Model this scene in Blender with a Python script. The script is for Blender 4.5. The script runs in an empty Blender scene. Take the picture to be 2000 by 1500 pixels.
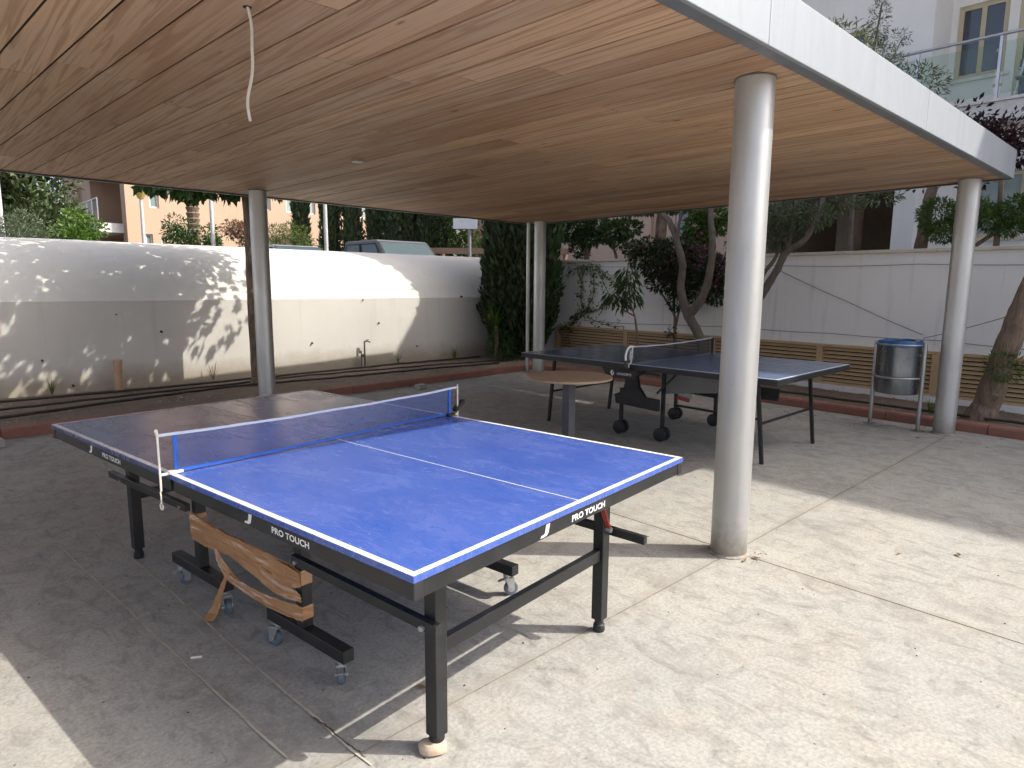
import bpy, math, random
import numpy as np
from mathutils import Vector, Matrix, noise as mnoise

random.seed(7)
rng = np.random.default_rng(11)
SC = bpy.context.scene
COL = SC.collection
R = math.radians

# ------------------------------------------------------------------ camera
cam_d = bpy.data.cameras.new('camera')
cam_d.sensor_width = 36.0
cam_d.lens = 23.175
cam_d.clip_end = 400.0
cam = bpy.data.objects.new('camera', cam_d)
COL.objects.link(cam)
_p, _r, _a = R(8.557), R(0.384), R(46.61)
fw = Vector((math.cos(_a)*math.cos(_p), math.sin(_a)*math.cos(_p), -math.sin(_p)))
rt = Vector((math.sin(_a), -math.cos(_a), 0.0))
up = rt.cross(fw)
r2 = rt*math.cos(_r) + up*math.sin(_r)
u2 = up*math.cos(_r) - rt*math.sin(_r)
M = Matrix((( r2.x, u2.x, -fw.x, 0.0), (r2.y, u2.y, -fw.y, 0.0), (r2.z, u2.z, -fw.z, 1.466), (0, 0, 0, 1)))
cam.matrix_world = M
SC.camera = cam

# ------------------------------------------------------------------ light
SUN = Vector((0.70, -0.705, 1.0)).normalized()
SUN_EL = math.asin(SUN.z)
SUN_ROT = math.atan2(SUN.x, SUN.y)
w = bpy.data.worlds.new('World'); SC.world = w; w.use_nodes = True
nt = w.node_tree
sky = nt.nodes.new('ShaderNodeTexSky'); sky.sky_type = 'NISHITA'
sky.sun_disc = False; sky.sun_elevation = SUN_EL; sky.sun_rotation = SUN_ROT
sky.air_density = 0.4; sky.dust_density = 3.5; sky.ozone_density = 0.4
bg = nt.nodes['Background']; bg.inputs['Strength'].default_value = 0.15
hs = nt.nodes.new('ShaderNodeHueSaturation'); hs.inputs['Saturation'].default_value = 0.62   # hazy, pale sky
nt.links.new(sky.outputs[0], hs.inputs['Color']); nt.links.new(hs.outputs[0], bg.inputs['Color'])
sd = bpy.data.lights.new('sun', 'SUN'); sd.energy = 2.0; sd.angle = R(0.53); sd.color = (1.0, 0.945, 0.85)
so = bpy.data.objects.new('sun', sd); COL.objects.link(so)
so.rotation_euler = SUN.to_track_quat('Z', 'Y').to_euler(); so.location = (10, -10, 14)
vs = SC.view_settings
vs.view_transform = 'Standard'; vs.look = 'None'; vs.gamma = 1.0; vs.use_curve_mapping = False
vs.exposure = 1.46
SC.render.engine = 'CYCLES'
SC.cycles.use_denoising = True
SC.cycles.max_bounces = 8; SC.cycles.diffuse_bounces = 6; SC.cycles.glossy_bounces = 3; SC.cycles.transparent_max_bounces = 8
SC.cycles.use_adaptive_sampling = True; SC.cycles.adaptive_threshold = 0.02
SC.cycles.sample_clamp_indirect = 8.0

# ------------------------------------------------------------------ mesh helpers
class MB:
    def __init__(s): s.v = []; s.f = []
    def add(s, vs_, fs_):
        o = len(s.v); s.v.extend([tuple(p) for p in vs_]); s.f.extend([tuple(i+o for i in f) for f in fs_]); return s
    def box(s, c, d, rotz=0.0):
        x, y, z = (k/2 for k in d); ca, sa = math.cos(rotz), math.sin(rotz); P = []
        for sx, sy, sz in ((-1,-1,-1),(1,-1,-1),(1,1,-1),(-1,1,-1),(-1,-1,1),(1,-1,1),(1,1,1),(-1,1,1)):
            a, b = sx*x, sy*y
            P.append((c[0]+a*ca-b*sa, c[1]+a*sa+b*ca, c[2]+sz*z))
        return s.add(P, BOXF)
    def b2(s, x0, x1, y0, y1, z0, z1):
        return s.box(((x0+x1)/2, (y0+y1)/2, (z0+z1)/2), (abs(x1-x0), abs(y1-y0), abs(z1-z0)))
    def bar(s, p0, p1, wd, h, upv=(0, 0, 1)):
        p0, p1 = Vector(p0), Vector(p1); d = (p1-p0).normalized(); u_ = Vector(upv)
        sd_ = d.cross(u_)
        if sd_.length < 1e-4: u_ = Vector((1, 0, 0)); sd_ = d.cross(u_)
        sd_.normalize(); u_ = sd_.cross(d).normalized(); P = []
        for p in (p0, p1):
            for a, b in ((-1,-1),(1,-1),(1,1),(-1,1)): P.append(p + sd_*(a*wd/2) + u_*(b*h/2))
        return s.add(P, ((0,1,2,3)[::-1], (4,5,6,7), (0,1,5,4), (1,2,6,5), (2,3,7,6), (3,0,4,7)))
    def tube(s, pts, r, n=8, caps=True):
        pts = [Vector(p) for p in pts]; k = len(pts)
        rr = [r]*k if isinstance(r, (int, float)) else list(r)
        P = []; ref = None
        for i, p in enumerate(pts):
            d = (pts[min(i+1, k-1)] - pts[max(i-1, 0)]).normalized()
            if ref is None: ref = Vector((0, 0, 1)) if abs(d.z) < 0.9 else Vector((1, 0, 0))
            a = d.cross(ref).normalized(); b = a.cross(d).normalized(); ref = b
            for j in range(n):
                t = 2*math.pi*j/n; P.append(p + (a*math.cos(t) + b*math.sin(t))*rr[i])
        F = []
        for i in range(k-1):
            for j in range(n):
                q = (j+1) % n; F.append((i*n+j, i*n+q, (i+1)*n+q, (i+1)*n+j))
        if caps: F.append(tuple(range(n))[::-1]); F.append(tuple((k-1)*n+j for j in range(n)))
        return s.add(P, F)
    def lathe(s, prof, n=24, c=(0, 0, 0)):
        P = []; F = []; k = len(prof)
        for r, z in prof:
            for j in range(n):
                t = 2*math.pi*j/n; P.append((c[0]+r*math.cos(t), c[1]+r*math.sin(t), c[2]+z))
        for i in range(k-1):
            for j in range(n):
                q = (j+1) % n; F.append((i*n+j, i*n+q, (i+1)*n+q, (i+1)*n+j))
        F.append(tuple(range(n))[::-1]); F.append(tuple((k-1)*n+j for j in range(n)))
        return s.add(P, F)
    def prism(s, base, ext):
        n = len(base); e = Vector(ext); P = [Vector(p) for p in base]; P += [p+e for p in P]
        F = [tuple(range(n))[::-1], tuple(range(n, 2*n))]
        for i in range(n): q = (i+1) % n; F.append((i, q, n+q, n+i))
        return s.add(P, F)
    def quad(s, a, b, c, d): return s.add((a, b, c, d), ((0, 1, 2, 3),))
    def build(s, name, mat_, parent=None, smooth=False, bevel=0.0, kind=None):
        me = bpy.data.meshes.new(name); me.from_pydata(s.v, [], s.f); me.update()
        return finish(me, name, mat_, parent, smooth, bevel, kind)
BOXF = ((0,3,2,1), (4,5,6,7), (0,1,5,4), (1,2,6,5), (2,3,7,6), (3,0,4,7))

def finish(me, name, mat_, parent=None, smooth=False, bevel=0.0, kind=None):
    o = bpy.data.objects.new(name, me); COL.objects.link(o)
    if mat_ is not None: me.materials.append(mat_)
    if parent is not None: o.parent = parent
    if smooth:
        me.polygons.foreach_set('use_smooth', [True]*len(me.polygons))
        try: me.set_sharp_from_angle(angle=R(40))
        except Exception: pass
    if bevel:
        m = o.modifiers.new('bevel', 'BEVEL'); m.width = bevel; m.segments = 2; m.limit_method = 'ANGLE'
    if kind: o['kind'] = kind
    return o
def tag(o, label, cat, group=None):
    o['label'] = label; o['category'] = cat
    if group: o['group'] = group
    return o
def thing(name, label, cat, loc=(0, 0, 0), rotz=0.0, group=None):
    o = bpy.data.objects.new(name, None); o.empty_display_size = 0.1; COL.objects.link(o)
    o.location = loc; o.rotation_euler = (0, 0, rotz)
    return tag(o, label, cat, group)
def copy_tree(o, parent=None):
    c = o.copy(); COL.objects.link(c)
    if parent is not None: c.parent = parent
    for ch in list(o.children): copy_tree(ch, c)
    return c
def text_mesh(body, width, height, name, mat_, parent, mtx, bold=0.0):
    cu = bpy.data.curves.new(name, 'FONT'); cu.body = body; cu.size = 1.0; cu.extrude = 0.0; cu.offset = bold; cu.resolution_u = 3
    to = bpy.data.objects.new('tmp_text', cu); COL.objects.link(to)
    dg = bpy.context.evaluated_depsgraph_get()
    me = bpy.data.meshes.new_from_object(to.evaluated_get(dg))
    bpy.data.objects.remove(to)
    vv = np.array([v.co[:] for v in me.vertices]); lo, hi = vv.min(0), vv.max(0)
    T = mtx @ Matrix.Diagonal((width/(hi[0]-lo[0]), height/(hi[1]-lo[1]), 1, 1)) @ Matrix.Translation((-lo[0], -lo[1], 0))
    me.transform(T); me.materials.clear()
    return finish(me, name, mat_, parent)

# ------------------------------------------------------------------ material helpers
def new_mat(name):
    m = bpy.data.materials.new(name); m.use_nodes = True
    t = m.node_tree; return m, t, t.nodes['Principled BSDF']
def N(t, ty, **kw):
    n = t.nodes.new(ty)
    for k, v in kw.items(): setattr(n, k, v)
    return n
def rgba(c): return (c[0], c[1], c[2], 1.0)
def coords(t, mode, scale=(1, 1, 1)):
    mp = N(t, 'ShaderNodeMapping'); mp.inputs['Scale'].default_value = scale
    if mode == 'world':
        g = N(t, 'ShaderNodeNewGeometry'); t.links.new(g.outputs['Position'], mp.inputs['Vector'])
    else:
        g = N(t, 'ShaderNodeTexCoord'); t.links.new(g.outputs['Object'], mp.inputs['Vector'])
    return mp.outputs[0]
def noise(t, vec, scale, detail=4.0, rough=0.55, dist=0.0):
    n = N(t, 'ShaderNodeTexNoise'); n.inputs['Scale'].default_value = scale; n.inputs['Detail'].default_value = detail
    n.inputs['Roughness'].default_value = rough; n.inputs['Distortion'].default_value = dist
    t.links.new(vec, n.inputs['Vector']); return n.outputs['Fac']
def ramp(t, fac, lo, hi, a=0.0, b=1.0):
    n = N(t, 'ShaderNodeMapRange'); n.clamp = True
    n.inputs['From Min'].default_value = lo; n.inputs['From Max'].default_value = hi
    n.inputs['To Min'].default_value = a; n.inputs['To Max'].default_value = b
    t.links.new(fac, n.inputs['Value']); return n.outputs[0]
def mix(t, fac, a, b, blend='MIX'):
    n = N(t, 'ShaderNodeMix', data_type='RGBA', blend_type=blend)
    if isinstance(fac, (int, float)): n.inputs[0].default_value = fac
    else: t.links.new(fac, n.inputs[0])
    for i, c in ((6, a), (7, b)):
        if isinstance(c, (tuple, list)): n.inputs[i].default_value = rgba(c)
        else: t.links.new(c, n.inputs[i])
    return n.outputs[2]
def math_(t, op, a, b=0.0):
    n = N(t, 'ShaderNodeMath', operation=op)
    for i, c in ((0, a), (1, b)):
        if isinstance(c, (int, float)): n.inputs[i].default_value = c
        else: t.links.new(c, n.inputs[i])
    return n.outputs[0]
def bump(t, bsdf, h, strength, dist=0.01):
    n = N(t, 'ShaderNodeBump'); n.inputs['Strength'].default_value = strength; n.inputs['Distance'].default_value = dist
    t.links.new(h, n.inputs['Height']); t.links.new(n.outputs[0], bsdf.inputs['Normal'])
def plain(name, c, rough=0.6, metal=0.0, c2=None, scale=8.0, amount=0.6, bmp=0.0, mode='object', spec=0.5, rvar=0.0):
    m, t, b = new_mat(name)
    b.inputs['Roughness'].default_value = rough; b.inputs['Metallic'].default_value = metal
    b.inputs['Specular IOR Level'].default_value = spec
    v = coords(t, mode)
    f = noise(t, v, scale, 6, 0.6)
    c2 = c2 or tuple(k*0.72 for k in c)
    t.links.new(mix(t, ramp(t, f, 0.42, 0.72, 0, amount), c, c2), b.inputs['Base Color'])
    if rvar: t.links.new(ramp(t, f, 0.3, 0.7, rough-rvar, min(1, rough+rvar)), b.inputs['Roughness'])
    if bmp: bump(t, b, noise(t, v, scale*6, 3), bmp, 0.004)
    return m

def mat_concrete():
    m, t, b = new_mat('concrete_floor'); v = coords(t, 'world')
    big = noise(t, v, 0.55, 5, 0.6, 0.4); mid = noise(t, v, 2.6, 6, 0.65, 0.6); fine = noise(t, v, 70, 3, 0.7); spk = noise(t, v, 34, 5, 0.8, 0.4)
    vs_ = coords(t, 'world', (2.2, 0.9, 1)); streak = noise(t, vs_, 4.5, 6, 0.7, 1.2)
    c = mix(t, ramp(t, big, 0.38, 0.62), (0.405, 0.392, 0.35), (0.36, 0.357, 0.328))
    c = mix(t, ramp(t, mid, 0.47, 0.68, 0, 0.6), c, (0.39, 0.352, 0.30))
    mid2 = noise(t, coords(t, 'world', (1, 1, 3)), 6.5, 7, 0.7, 0.9)
    c = mix(t, ramp(t, mid2, 0.47, 0.66, 0, 0.62), c, (0.235, 0.228, 0.205))
    c = mix(t, ramp(t, streak, 0.52, 0.68, 0, 0.8), c, (0.20, 0.19, 0.168))
    c = mix(t, ramp(t, fine, 0.40, 0.66, 0, 0.5), c, (0.18, 0.172, 0.155))
    sx = N(t, 'ShaderNodeSeparateXYZ'); gp = N(t, 'ShaderNodeNewGeometry'); t.links.new(gp.outputs['Position'], sx.inputs[0])
    wob = math_(t, 'MULTIPLY', math_(t, 'SUBTRACT', noise(t, v, 5.0, 6, 0.7), 0.5), 0.16)
    jx = ramp(t, math_(t, 'ABSOLUTE', math_(t, 'ADD', math_(t, 'SUBTRACT', sx.outputs[0], 3.31), wob)), 0.0, 0.045, 0.5, 0.0)
    jy = ramp(t, math_(t, 'ABSOLUTE', math_(t, 'ADD', math_(t, 'SUBTRACT', sx.outputs[1], 1.695), wob)), 0.0, 0.045, 0.5, 0.0)
    c = mix(t, math_(t, 'MAXIMUM', jx, jy), c, (0.25, 0.225, 0.185))
    spill = math_(t, 'MULTIPLY', ramp(t, noise(t, v, 1.7, 3, 0.5, 0.8), 0.60, 0.66, 0, 0.5), ramp(t, noise(t, v, 11, 6, 0.7), 0.35, 0.6))
    c = mix(t, spill, c, (0.20, 0.188, 0.165))
    blot = math_(t, 'MULTIPLY', ramp(t, spk, 0.57, 0.68), ramp(t, mid2, 0.44, 0.56))
    c = mix(t, math_(t, 'MULTIPLY', blot, 0.75), c, (0.12, 0.11, 0.095))
    t.links.new(c, b.inputs['Base Color'])
    t.links.new(ramp(t, mid, 0.3, 0.7, 0.62, 0.9), b.inputs['Roughness'])
    bump(t, b, math_(t, 'ADD', math_(t, 'MULTIPLY', fine, 0.5), math_(t, 'MULTIPLY', spk, 0.6)), 0.25, 0.006)
    return m
def mat_wood():
    m, t, b = new_mat('cedar_board')
    oi = N(t, 'ShaderNodeObjectInfo'); g = N(t, 'ShaderNodeNewGeometry')
    sh = N(t, 'ShaderNodeVectorMath', operation='SCALE'); cmb = N(t, 'ShaderNodeCombineXYZ')
    t.links.new(oi.outputs['Random'], cmb.inputs[0]); t.links.new(oi.outputs['Random'], cmb.inputs[1]); t.links.new(oi.outputs['Random'], cmb.inputs[2])
    t.links.new(cmb.outputs[0], sh.inputs[0]); sh.inputs['Scale'].default_value = 53.0
    ad = N(t, 'ShaderNodeVectorMath', operation='ADD'); t.links.new(g.outputs['Position'], ad.inputs[0]); t.links.new(sh.outputs[0], ad.inputs[1])
    mp = N(t, 'ShaderNodeMapping'); mp.inputs['Scale'].default_value = (9.0, 0.30, 1.0); t.links.new(ad.outputs[0], mp.inputs['Vector'])
    mp2 = N(t, 'ShaderNodeMapping'); mp2.inputs['Scale'].default_value = (60.0, 1.6, 1.0); t.links.new(ad.outputs[0], mp2.inputs['Vector'])
    base = noise(t, mp.outputs[0], 1.0, 3, 0.5, 0.8)
    rings = N(t, 'ShaderNodeMath', operation='SINE'); t.links.new(math_(t, 'MULTIPLY', base, 40.0), rings.inputs[0])
    ring = ramp(t, rings.outputs[0], 0.1, 1.0)
    fib = noise(t, mp2.outputs[0], 1.0, 4, 0.6)
    mp3 = N(t, 'ShaderNodeMapping'); mp3.inputs['Scale'].default_value = (1.5, 0.5, 1.0); t.links.new(ad.outputs[0], mp3.inputs['Vector'])
    blot = noise(t, mp3.outputs[0], 1.2, 5, 0.6, 0.5)
    mp4 = N(t, 'ShaderNodeMapping'); mp4.inputs['Scale'].default_value = (9.0, 2.6, 1.0); t.links.new(ad.outputs[0], mp4.inputs['Vector'])
    vor = N(t, 'ShaderNodeTexVoronoi'); vor.inputs['Scale'].default_value = 1.0; t.links.new(mp4.outputs[0], vor.inputs['Vector'])
    knot = ramp(t, vor.outputs['Distance'], 0.05, 0.13, 1.0, 0.0)
    vsel = ramp(t, noise(t, mp3.outputs[0], 3.0, 2), 0.55, 0.62)
    rr = N(t, 'ShaderNodeMath', operation='FRACT'); t.links.new(math_(t, 'MULTIPLY', oi.outputs['Random'], 17.3), rr.inputs[0])
    c = mix(t, oi.outputs['Random'], (0.69, 0.45, 0.27), (0.50, 0.33, 0.205))
    c = mix(t, ramp(t, rr.outputs[0], 0.50, 1.0, 0, 0.75), c, (0.36, 0.205, 0.115))
    c = mix(t, ramp(t, blot, 0.46, 0.66, 0, 0.5), c, (0.56, 0.42, 0.295))
    c = mix(t, math_(t, 'MULTIPLY', ring, 0.50), c, (0.30, 0.145, 0.072))
    c = mix(t, ramp(t, fib, 0.50, 0.74, 0, 0.36), c, (0.28, 0.16, 0.09))
    c = mix(t, math_(t, 'MULTIPLY', math_(t, 'MULTIPLY', knot, vsel), 0.85), c, (0.09, 0.045, 0.025))
    t.links.new(c, b.inputs['Base Color'])
    t.links.new(ramp(t, fib, 0.3, 0.7, 0.5, 0.72), b.inputs['Roughness']); b.inputs['Specular IOR Level'].default_value = 0.28
    bump(t, b, math_(t, 'ADD', math_(t, 'MULTIPLY', ring, 0.5), fib), 0.25, 0.002)
    return m
def mat_plaster(name, c, c2, dirt_h=None, dirt=(0.30, 0.26, 0.21), streaks=0.35):
    m, t, b = new_mat(name); v = coords(t, 'world')
    big = noise(t, v, 0.8, 5, 0.6, 0.3); fine = noise(t, v, 40, 4, 0.6)
    st = noise(t, coords(t, 'world', (5.0, 5.0, 0.35)), 1.6, 5, 0.6)
    col = mix(t, ramp(t, big, 0.35, 0.68), c, c2)
    col = mix(t, ramp(t, st, 0.55, 0.80, 0, streaks), col, tuple(k*0.55 for k in c2))
    sp = noise(t, v, 9, 6, 0.75)
    col = mix(t, ramp(t, sp, 0.66, 0.74, 0, 0.45), col, tuple(k*0.6 for k in c2))
    if dirt_h is not None:
        sx = N(t, 'ShaderNodeSeparateXYZ'); g = N(t, 'ShaderNodeNewGeometry'); t.links.new(g.outputs['Position'], sx.inputs[0])
        hz = math_(t, 'ADD', sx.outputs[2], math_(t, 'MULTIPLY', noise(t, v, 3.5, 6, 0.7), -0.35))
        col = mix(t, ramp(t, hz, dirt_h-0.28, dirt_h, 0.8, 0.0), col, dirt)
    t.links.new(col, b.inputs['Base Color']); b.inputs['Roughness'].default_value = 0.85
    b.inputs['Specular IOR Level'].default_value = 0.25
    bump(t, b, math_(t, 'ADD', fine, math_(t, 'MULTIPLY', sp, 0.6)), 0.25, 0.006)
    return m
def mat_leaf(name, c1, c2, c3=None, trans=0.25, rough=0.5):
    m, t, b = new_mat(name); g = N(t, 'ShaderNodeNewGeometry')
    c = mix(t, ramp(t, g.outputs['Random Per Island'], 0.0, 1.0), c1, c2)
    if c3: c = mix(t, ramp(t, g.outputs['Random Per Island'], 0.90, 0.93), c, c3)
    f = noise(t, coords(t, 'world'), 2.2, 3)
    c = mix(t, ramp(t, f, 0.35, 0.7, 0, 0.5), c, tuple(k*0.6 for k in c1))
    t.links.new(c, b.inputs['Base Color']); b.inputs['Roughness'].default_value = rough
    b.inputs['Specular IOR Level'].default_value = 0.35
    tr = N(t, 'ShaderNodeBsdfTranslucent'); t.links.new(mix(t, 0.5, c, (c2[0]*1.3, c2[1]*1.5, c2[2]*0.7)), tr.inputs['Color'])
    mx = N(t, 'ShaderNodeMixShader'); mx.inputs[0].default_value = trans
    t.links.new(b.outputs[0], mx.inputs[1]); t.links.new(tr.outputs[0], mx.inputs[2])
    t.links.new(mx.outputs[0], t.nodes['Material Output'].inputs['Surface'])
    return m
def mat_bark(name, c, c2):
    m, t, b = new_mat(name)
    v = coords(t, 'world', (1, 1, 0.25)); f = noise(t, v, 26, 6, 0.7, 0.6); f2 = noise(t, coords(t, 'world'), 5, 4)
    col = mix(t, ramp(t, f, 0.35, 0.68), c, c2); col = mix(t, ramp(t, f2, 0.5, 0.75, 0, 0.5), col, tuple(k*1.35 for k in c))
    t.links.new(col, b.inputs['Base Color']); b.inputs['Roughness'].default_value = 0.9
    bump(t, b, f, 0.9, 0.02); return m
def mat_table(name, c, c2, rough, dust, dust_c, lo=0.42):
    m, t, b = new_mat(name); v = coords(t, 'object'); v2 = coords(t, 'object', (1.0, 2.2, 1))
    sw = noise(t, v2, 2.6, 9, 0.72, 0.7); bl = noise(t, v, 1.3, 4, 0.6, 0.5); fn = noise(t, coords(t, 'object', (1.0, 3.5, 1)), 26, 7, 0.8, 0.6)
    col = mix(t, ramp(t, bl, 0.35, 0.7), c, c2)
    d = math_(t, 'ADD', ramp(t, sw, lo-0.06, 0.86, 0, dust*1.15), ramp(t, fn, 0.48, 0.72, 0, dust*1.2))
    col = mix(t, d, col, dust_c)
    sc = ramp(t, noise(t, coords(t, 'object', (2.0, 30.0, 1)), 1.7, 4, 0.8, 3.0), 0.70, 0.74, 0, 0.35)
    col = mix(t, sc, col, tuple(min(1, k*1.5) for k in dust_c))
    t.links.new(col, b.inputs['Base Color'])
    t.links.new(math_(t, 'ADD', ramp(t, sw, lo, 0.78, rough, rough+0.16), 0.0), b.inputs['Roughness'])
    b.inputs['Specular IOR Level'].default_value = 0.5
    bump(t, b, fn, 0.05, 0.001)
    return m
def mat_glass(name, c=(0.03, 0.04, 0.05), rough=0.05, spec=0.9):
    m, t, b = new_mat(name); b.inputs['Base Color'].default_value = rgba(c); b.inputs['Roughness'].default_value = rough
    b.inputs['Specular IOR Level'].default_value = spec
    f = noise(t, coords(t, 'world'), 1.2, 2); t.links.new(mix(t, f, c, tuple(k*1.8 for k in c)), b.inputs['Base Color'])
    return m
def mat_clear(name, tint=(0.35, 0.40, 0.38), alpha=0.07):
    m, t, b = new_mat(name); b.inputs['Base Color'].default_value = rgba(tint); b.inputs['Roughness'].default_value = 0.06
    tr = N(t, 'ShaderNodeBsdfTransparent'); tr.inputs[0].default_value = (0.9, 0.96, 0.94, 1)
    mx = N(t, 'ShaderNodeMixShader'); mx.inputs[0].default_value = alpha
    t.links.new(tr.outputs[0], mx.inputs[1]); t.links.new(b.outputs[0], mx.inputs[2]); t.links.new(mx.outputs[0], t.nodes['Material Output'].inputs['Surface'])
    return m
def mat_mesh(name, c, alpha):
    m, t, b = new_mat(name); b.inputs['Roughness'].default_value = 0.8
    f = noise(t, coords(t, 'object', (1, 1, 1)), 5, 4); t.links.new(mix(t, f, c, tuple(k*1.5 for k in c)), b.inputs['Base Color'])
    w1 = N(t, 'ShaderNodeTexWave'); w1.bands_direction = 'Y'; w1.inputs['Scale'].default_value = 60; t.links.new(coords(t, 'object'), w1.inputs['Vector'])
    w2 = N(t, 'ShaderNodeTexWave'); w2.bands_direction = 'Z'; w2.inputs['Scale'].default_value = 60; t.links.new(coords(t, 'object'), w2.inputs['Vector'])
    a = ramp(t, math_(t, 'MAXIMUM', w1.outputs['Fac'], w2.outputs['Fac']), 0.6, 1.0, alpha-0.15, alpha+0.18)
    tr = N(t, 'ShaderNodeBsdfTransparent'); mx = N(t, 'ShaderNodeMixShader'); t.links.new(a, mx.inputs[0])
    t.links.new(tr.outputs[0], mx.inputs[1]); t.links.new(b.outputs[0], mx.inputs[2]); t.links.new(mx.outputs[0], t.nodes['Material Output'].inputs['Surface'])
    return m
def mat_soil():
    m, t, b = new_mat('bed_soil'); v = coords(t, 'world')
    a = noise(t, v, 2.2, 6, 0.7); f = noise(t, v, 55, 5, 0.75); g = noise(t, v, 18, 6, 0.75)
    c = mix(t, ramp(t, a, 0.35, 0.7), (0.27, 0.20, 0.135), (0.17, 0.125, 0.09)); c = mix(t, ramp(t, f, 0.5, 0.72, 0, 0.8), c, (0.36, 0.29, 0.21))
    c = mix(t, ramp(t, g, 0.55, 0.72, 0, 0.8), c, (0.09, 0.065, 0.045))
    t.links.new(c, b.inputs['Base Color']); b.inputs['Roughness'].default_value = 0.95
    bump(t, b, math_(t, 'ADD', f, g), 0.8, 0.03); return m
def mat_galv(name, c, rough=0.45, metal=0.7, scale=3.0):
    m, t, b = new_mat(name); v = coords(t, 'world'); vs_ = coords(t, 'world', (1, 1, 0.3))
    a = noise(t, vs_, scale, 5, 0.65, 0.5); f = noise(t, v, 30, 4, 0.7)
    col = mix(t, ramp(t, a, 0.35, 0.7), c, tuple(k*0.82 for k in c)); col = mix(t, ramp(t, f, 0.60, 0.75, 0, 0.3), col, tuple(k*0.6 for k in c))
    sp = noise(t, v, 5.0, 6, 0.8); col = mix(t, ramp(t, sp, 0.68, 0.76, 0, 0.5), col, (0.33, 0.29, 0.22))
    sx = N(t, 'ShaderNodeSeparateXYZ'); g = N(t, 'ShaderNodeNewGeometry'); t.links.new(g.outputs['Position'], sx.inputs[0])
    hz = math_(t, 'ADD', sx.outputs[2], math_(t, 'MULTIPLY', noise(t, v, 14, 6, 0.75), -0.30))
    col = mix(t, ramp(t, hz, -0.14, 0.06, 0.75, 0.0), col, (0.24, 0.205, 0.16))
    drip = noise(t, coords(t, 'world', (9, 9, 0.5)), 1.5, 6, 0.7)
    col = mix(t, ramp(t, drip, 0.54, 0.76, 0, 0.35), col, tuple(k*0.6 for k in c))
    scf = noise(t, coords(t, 'world', (3, 3, 1)), 7, 7, 0.85, 1.0)
    col = mix(t, ramp(t, scf, 0.62, 0.70, 0, 0.55), col, tuple(k*0.55 for k in c))
    t.links.new(col, b.inputs['Base Color']); b.inputs['Metallic'].default_value = metal
    t.links.new(ramp(t, a, 0.3, 0.7, rough-0.08, rough+0.12), b.inputs['Roughness'])
    bump(t, b, f, 0.06, 0.002)
    return m

def mat_tape():
    m, t, b = new_mat('brown_packing_tape'); f2 = noise(t, coords(t, 'object'), 7, 3, 0.5); wr = noise(t, coords(t, 'object', (5.0, 6.0, 7.0)), 3.2, 2, 0.5, 0.6)
    c = mix(t, ramp(t, f2, 0.40, 0.65), (0.43, 0.225, 0.10), (0.37, 0.185, 0.08)); c = mix(t, ramp(t, wr, 0.60, 0.68, 0, 0.35), c, (0.55, 0.36, 0.22))  # paler wrinkles: a whitish shine put into the colour
    t.links.new(c, b.inputs['Base Color']); b.inputs['Roughness'].default_value = 0.2; b.inputs['Specular IOR Level'].default_value = 0.8; bump(t, b, wr, 0.45, 0.012)
    return m
MT = {}
MT['concrete'] = mat_concrete(); MT['wood'] = mat_wood(); MT['soil'] = mat_soil()
MT['joint'] = plain('joint_dirt', (0.06, 0.052, 0.042), 0.95, mode='world')
MT['filler'] = plain('pale_joint_filler', (0.50, 0.455, 0.36), 0.9, c2=(0.30, 0.28, 0.23), scale=9, amount=1.0, mode='world')
MT['wall_left'] = mat_plaster('white_render', (0.62, 0.60, 0.555), (0.57, 0.55, 0.505), 0.24, (0.33, 0.275, 0.20), 0.22)
MT['wall_back'] = mat_plaster('cream_render', (0.88, 0.865, 0.835), (0.82, 0.805, 0.775), None, streaks=0.45)
MT['coping'] = plain('coping_stone', (0.66, 0.60, 0.49), 0.8, c2=(0.42, 0.37, 0.29), scale=4, mode='world')
MT['louvre'] = plain('louvre_paint', (0.54, 0.385, 0.215), 0.6, c2=(0.42, 0.30, 0.17), scale=5, mode='world')
MT['kerb'] = plain('red_kerb', (0.285, 0.125, 0.09), 0.8, c2=(0.20, 0.10, 0.075), scale=7, amount=0.9, bmp=0.3, mode='world')
MT['steel'] = mat_galv('painted_column', (0.58, 0.58, 0.565), 0.46, 0.75)
MT['fascia'] = mat_galv('zinc_fascia', (0.35, 0.375, 0.405), 0.55, 0.15, 2.0)
MT['lip'] = plain('fascia_lip', (0.23, 0.24, 0.25), 0.5, 0.4)
MT['sealant'] = plain('dirty_sealant', (0.34, 0.31, 0.26), 0.9, c2=(0.17, 0.15, 0.12), scale=18, amount=1.0, mode='world')
MT['edge_dark'] = plain('roof_edge_dark', (0.07, 0.062, 0.055), 0.6)
MT['deck'] = plain('roof_deck', (0.32, 0.31, 0.30), 0.8)
MT['backing'] = plain('ceiling_backing', (0.02, 0.014, 0.01), 0.9)
MT['black'] = plain('black_powdercoat', (0.009, 0.0095, 0.011), 0.45, c2=(0.028, 0.028, 0.028), scale=9, amount=0.7, bmp=0.05, rvar=0.08)
MT['blackflat'] = plain('black_plastic', (0.014, 0.014, 0.016), 0.6, c2=(0.035, 0.035, 0.036))
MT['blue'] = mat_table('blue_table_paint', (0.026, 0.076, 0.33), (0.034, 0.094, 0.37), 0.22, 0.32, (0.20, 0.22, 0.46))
MT['blue_dust_reflection'] = mat_table('dusty_blue_painted_reflection', (0.020, 0.045, 0.20), (0.030, 0.055, 0.21), 0.20, 0.55, (0.14, 0.135, 0.17), 0.34)  # far half: real dust, with the ceiling's dull reflection put into the colour
MT['blue_edge'] = plain('blue_edge_band', (0.03, 0.06, 0.22), 0.4)
MT['slate'] = mat_table('slate_table_paint', (0.12, 0.18, 0.32), (0.135, 0.195, 0.335), 0.16, 0.08, (0.16, 0.17, 0.20))
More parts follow.
